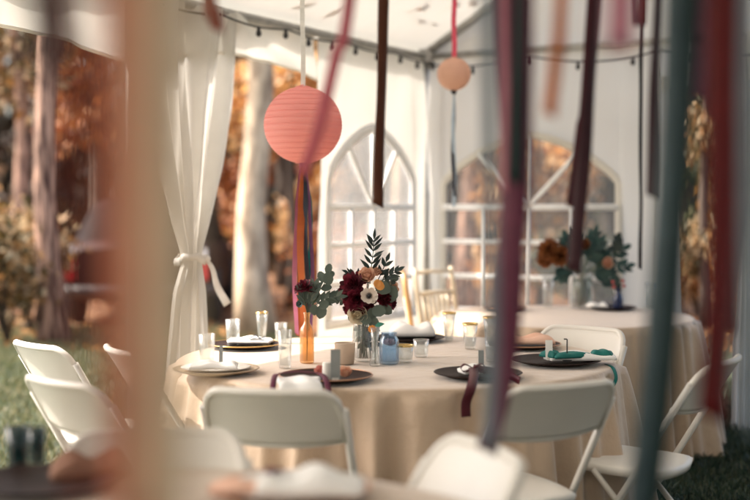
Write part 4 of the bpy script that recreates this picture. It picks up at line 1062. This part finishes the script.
# posy in the amber bottle
Q=bouquet('small posy of burgundy bloom and eucalyptus in the amber bottle',0,0,vb); w=lambda x,y,dy=0: W(Q,x,y,dy)
b=MB()
for (x,y) in ((303,288),(310,290),(318,296),(324,280)): b.tube([(0,0,.01),(R_.uniform(-.004,.004),0,.2),tuple(w(x,y))],.002,5)
b.obj('stems',M['midgreen'],Q)
for i,(x,y,dy,r,d) in enumerate(((304,286,0,.036,(-.3,-.7,.8)),(312,287,.01,.030,(.2,-.7,.8)),(298,289,.01,.022,(-.8,-.5,.5)))): dahlia(w(x,y,dy),d,r,M['dahlia'],Q,'dahlia',50+i,4)
anemone(w(300,304,-.02),(-.4,-1,.1),.016,M['deepgreen'],Q,5)
sprig([w(309,312),w(316,296),w(324,284),w(327,274)],M['euc'],Q,'eucalyptus_sprig',4,.062,.042,True,False,.0018,15,.7)
sprig([w(309,312),w(318,303),w(328,298),w(338,297)],M['euc'],Q,'eucalyptus_sprig',6,.058,.026,False,True,.0018,16,.7)
sprig([w(308,312),w(311,300),w(315,288)],M['euc'],Q,'eucalyptus_sprig',7,.068,.030,False,True,.0018,17,.5)
sprig([w(307,312),w(304,302),w(302,292)],M['euc'],Q,'eucalyptus_sprig',6,.062,.026,False,True,.0018,18,.4)
for (x,y,L) in ((321,312,.058),(314,310,.045),(324,305,.045),(328,279,.055)):
    b=MB(); q=w(x,y,-.02); a=R_.uniform(.6,2.2); d=Vector((math.cos(a),0,math.sin(a))); b.leaf(q-d*L*.5,d,(.2,-1,.3),L,L*.78,.08,True); b.obj('eucalyptus_leaf',M['euc'],Q)
# stem in the bud vase
S=bouquet('tiny bloom with a teal green leaf in the bud vase',0,0,vg); w=lambda x,y,dy=0: W(S,x,y,dy)
b=MB(); b.tube([(0,0,.01),(0,0,.14),tuple(w(377,328))],.0018,5); b.obj('stems',M['midgreen'],S)
b=MB(); b.leaf(w(375,326),(1,-.2,.3),(0,-1,.6),.04,.022,.1); b.obj('leaf',leafmat('teal_leaf',[(.02,.16,.11),(.03,.20,.14)],.5,.2),S)
dahlia(w(372,329),(0,-1,.5),.016,M['orange_p'],S,'bloom',70,3)
# pale bloom in the blue jar
S=bouquet('pale pink petals showing inside the blue jar',0,0,vj); dahlia((0,0,.085),(0,-.5,1),.026,leafmat('pale_pink_petals',[(.66,.34,.34),(.74,.46,.44)],.55,.3),S,'bloom',71,4)
# far arrangement
FB=bouquet('far arrangement of rust dahlias and dark teal leaves on the peach table',0,0,vf); w=lambda x,y,dy=0: W(FB,x,y,dy)
b=MB()
for (x,y) in ((553,254),(570,262),(590,255),(607,263),(618,250),(585,270)):
    b.tube([(R_.uniform(-.03,.03),R_.uniform(-.03,.03),.015),(R_.uniform(-.015,.015),0,.2),tuple(w(x,y))],.0035,5)
b.obj('stems',M['midgreen'],FB)
for i,(x,y,dy,r,d) in enumerate(((549,250,0,.075,(-.4,-1,.3)),(560,256,-.03,.07,(-.1,-1,.1)),(545,260,.02,.055,(-.6,-1,-.1)),(566,243,.03,.05,(.1,-.8,.7)))): dahlia(w(x,y,dy),d,r*.95,M['rust_p'],FB,'dahlia',80+i)
rose(w(607,263,-.05),(.3,-1,.1),.04,M['rosep'],FB,'rose',9); rose(w(583,245,0),(0,-.8,.6),.045,M['rust_p'],FB,'rose',10)
for i,pts in enumerate((((578,272),(570,258),(566,240)),((582,270),(592,256),(600,243)),((584,272),(602,262),(622,250)),((584,274),(604,270),(626,266)),((580,274),(570,270),(562,275)),((584,268),(588,250),(594,234)),((586,270),(600,272),(612,280)),((582,268),(578,250),(574,236)))):
    sprig([w(*q,dy=.02*(i%3)) for q in pts],M['deepgreen'],FB,'leaf_sprig',5,.095,.05,i%2==0,True,.0025,90+i,.75)
sprig([w(618,258),w(616,250),w(618,240)],M['darkleaf'],FB,'leaf_sprig',3,.07,.05,True,True,.0025,101,.7)
sprig([w(580,268),w(579,282),w(580,298)],M['deepgreen'],FB,'submerged_leaf',4,.08,.05,False,True,.003,102,.6)
sprig([w(586,268),w(587,282),w(586,298)],M['deepgreen'],FB,'submerged_leaf',4,.07,.05,False,True,.003,103,.6)
NB=bouquet('little dark sprig with red berries in the navy bottle',0,0,vn); w=lambda x,y,dy=0: W(NB,x,y,dy)
sprig([(0,0,.02),w(618,292),w(618,280)],M['darkleaf'],NB,'leaf_sprig',5,.045,.024,False,True,.002,104,.7)
M['berry']=surf('red_berry',(.30,.03,.03),(.4,.05,.04),.3)
for (x,y) in ((613,282),(623,281),(624,286),(614,287)):
    b=MB(); b.sphere(w(x,y,-.01),.011,8,6); b.obj('berry',M['berry'],NB)
# pink petals scattered on the front charger
PT=thing('rose_bloom','loose coral rose bloom lying on the front charger by the slate card','flower',tuple(atz(345,377,TZ+.014)))
rose((0,0,.016),(0,-.6,.8),.028,M['rosep'],PT,'petals',12)
PT=thing('rose_bloom','coral rose bloom partly behind the slate card on the front charger','flower',tuple(atz(321,375,TZ+.014)))
rose((0,0,.014),(-.2,-.6,.8),.026,leafmat('coral_petals',[(.60,.22,.18),(.70,.36,.30)],.55,.3),PT,'petals',13)

# ------------------------------------------------------------------ light
world=bpy.data.worlds.new('World'); SC.world=world; world.use_nodes=True; nt=world.node_tree
sky=nt.nodes.new('ShaderNodeTexSky'); sky.sky_type='NISHITA'; sky.sun_disc=False
EL=math.radians(48); AZ=math.radians(-88)                   # azimuth from +Y towards +X: the sun stands behind and left
sky.sun_elevation=EL; sky.sun_rotation=AZ; sky.air_density=1.0; sky.dust_density=6; sky.ozone_density=.6
bg=nt.nodes['Background']; bg.inputs[1].default_value=.15; nt.links.new(sky.outputs[0],bg.inputs[0])
sun=bpy.data.objects.new('sun',bpy.data.lights.new('sun','SUN')); COL.objects.link(sun)
sun.data.energy=3.2; sun.data.angle=math.radians(.6); sun.data.color=(1,.93,.83)
d=Vector((math.sin(AZ)*math.cos(EL),math.cos(AZ)*math.cos(EL),math.sin(EL)))
sun.rotation_euler=d.to_track_quat('Z','Y').to_euler(); sun.location=d*30
SC.view_settings.view_transform='Standard'; SC.view_settings.look='None'; SC.view_settings.gamma=1; SC.view_settings.exposure=1.82
SC.view_settings.use_curve_mapping=False
SC.render.engine='CYCLES'; cy=SC.cycles; cy.use_denoising=True; cy.max_bounces=12; cy.diffuse_bounces=6; cy.transmission_bounces=8; cy.transparent_max_bounces=24; cy.glossy_bounces=4
cy.sample_clamp_indirect=6
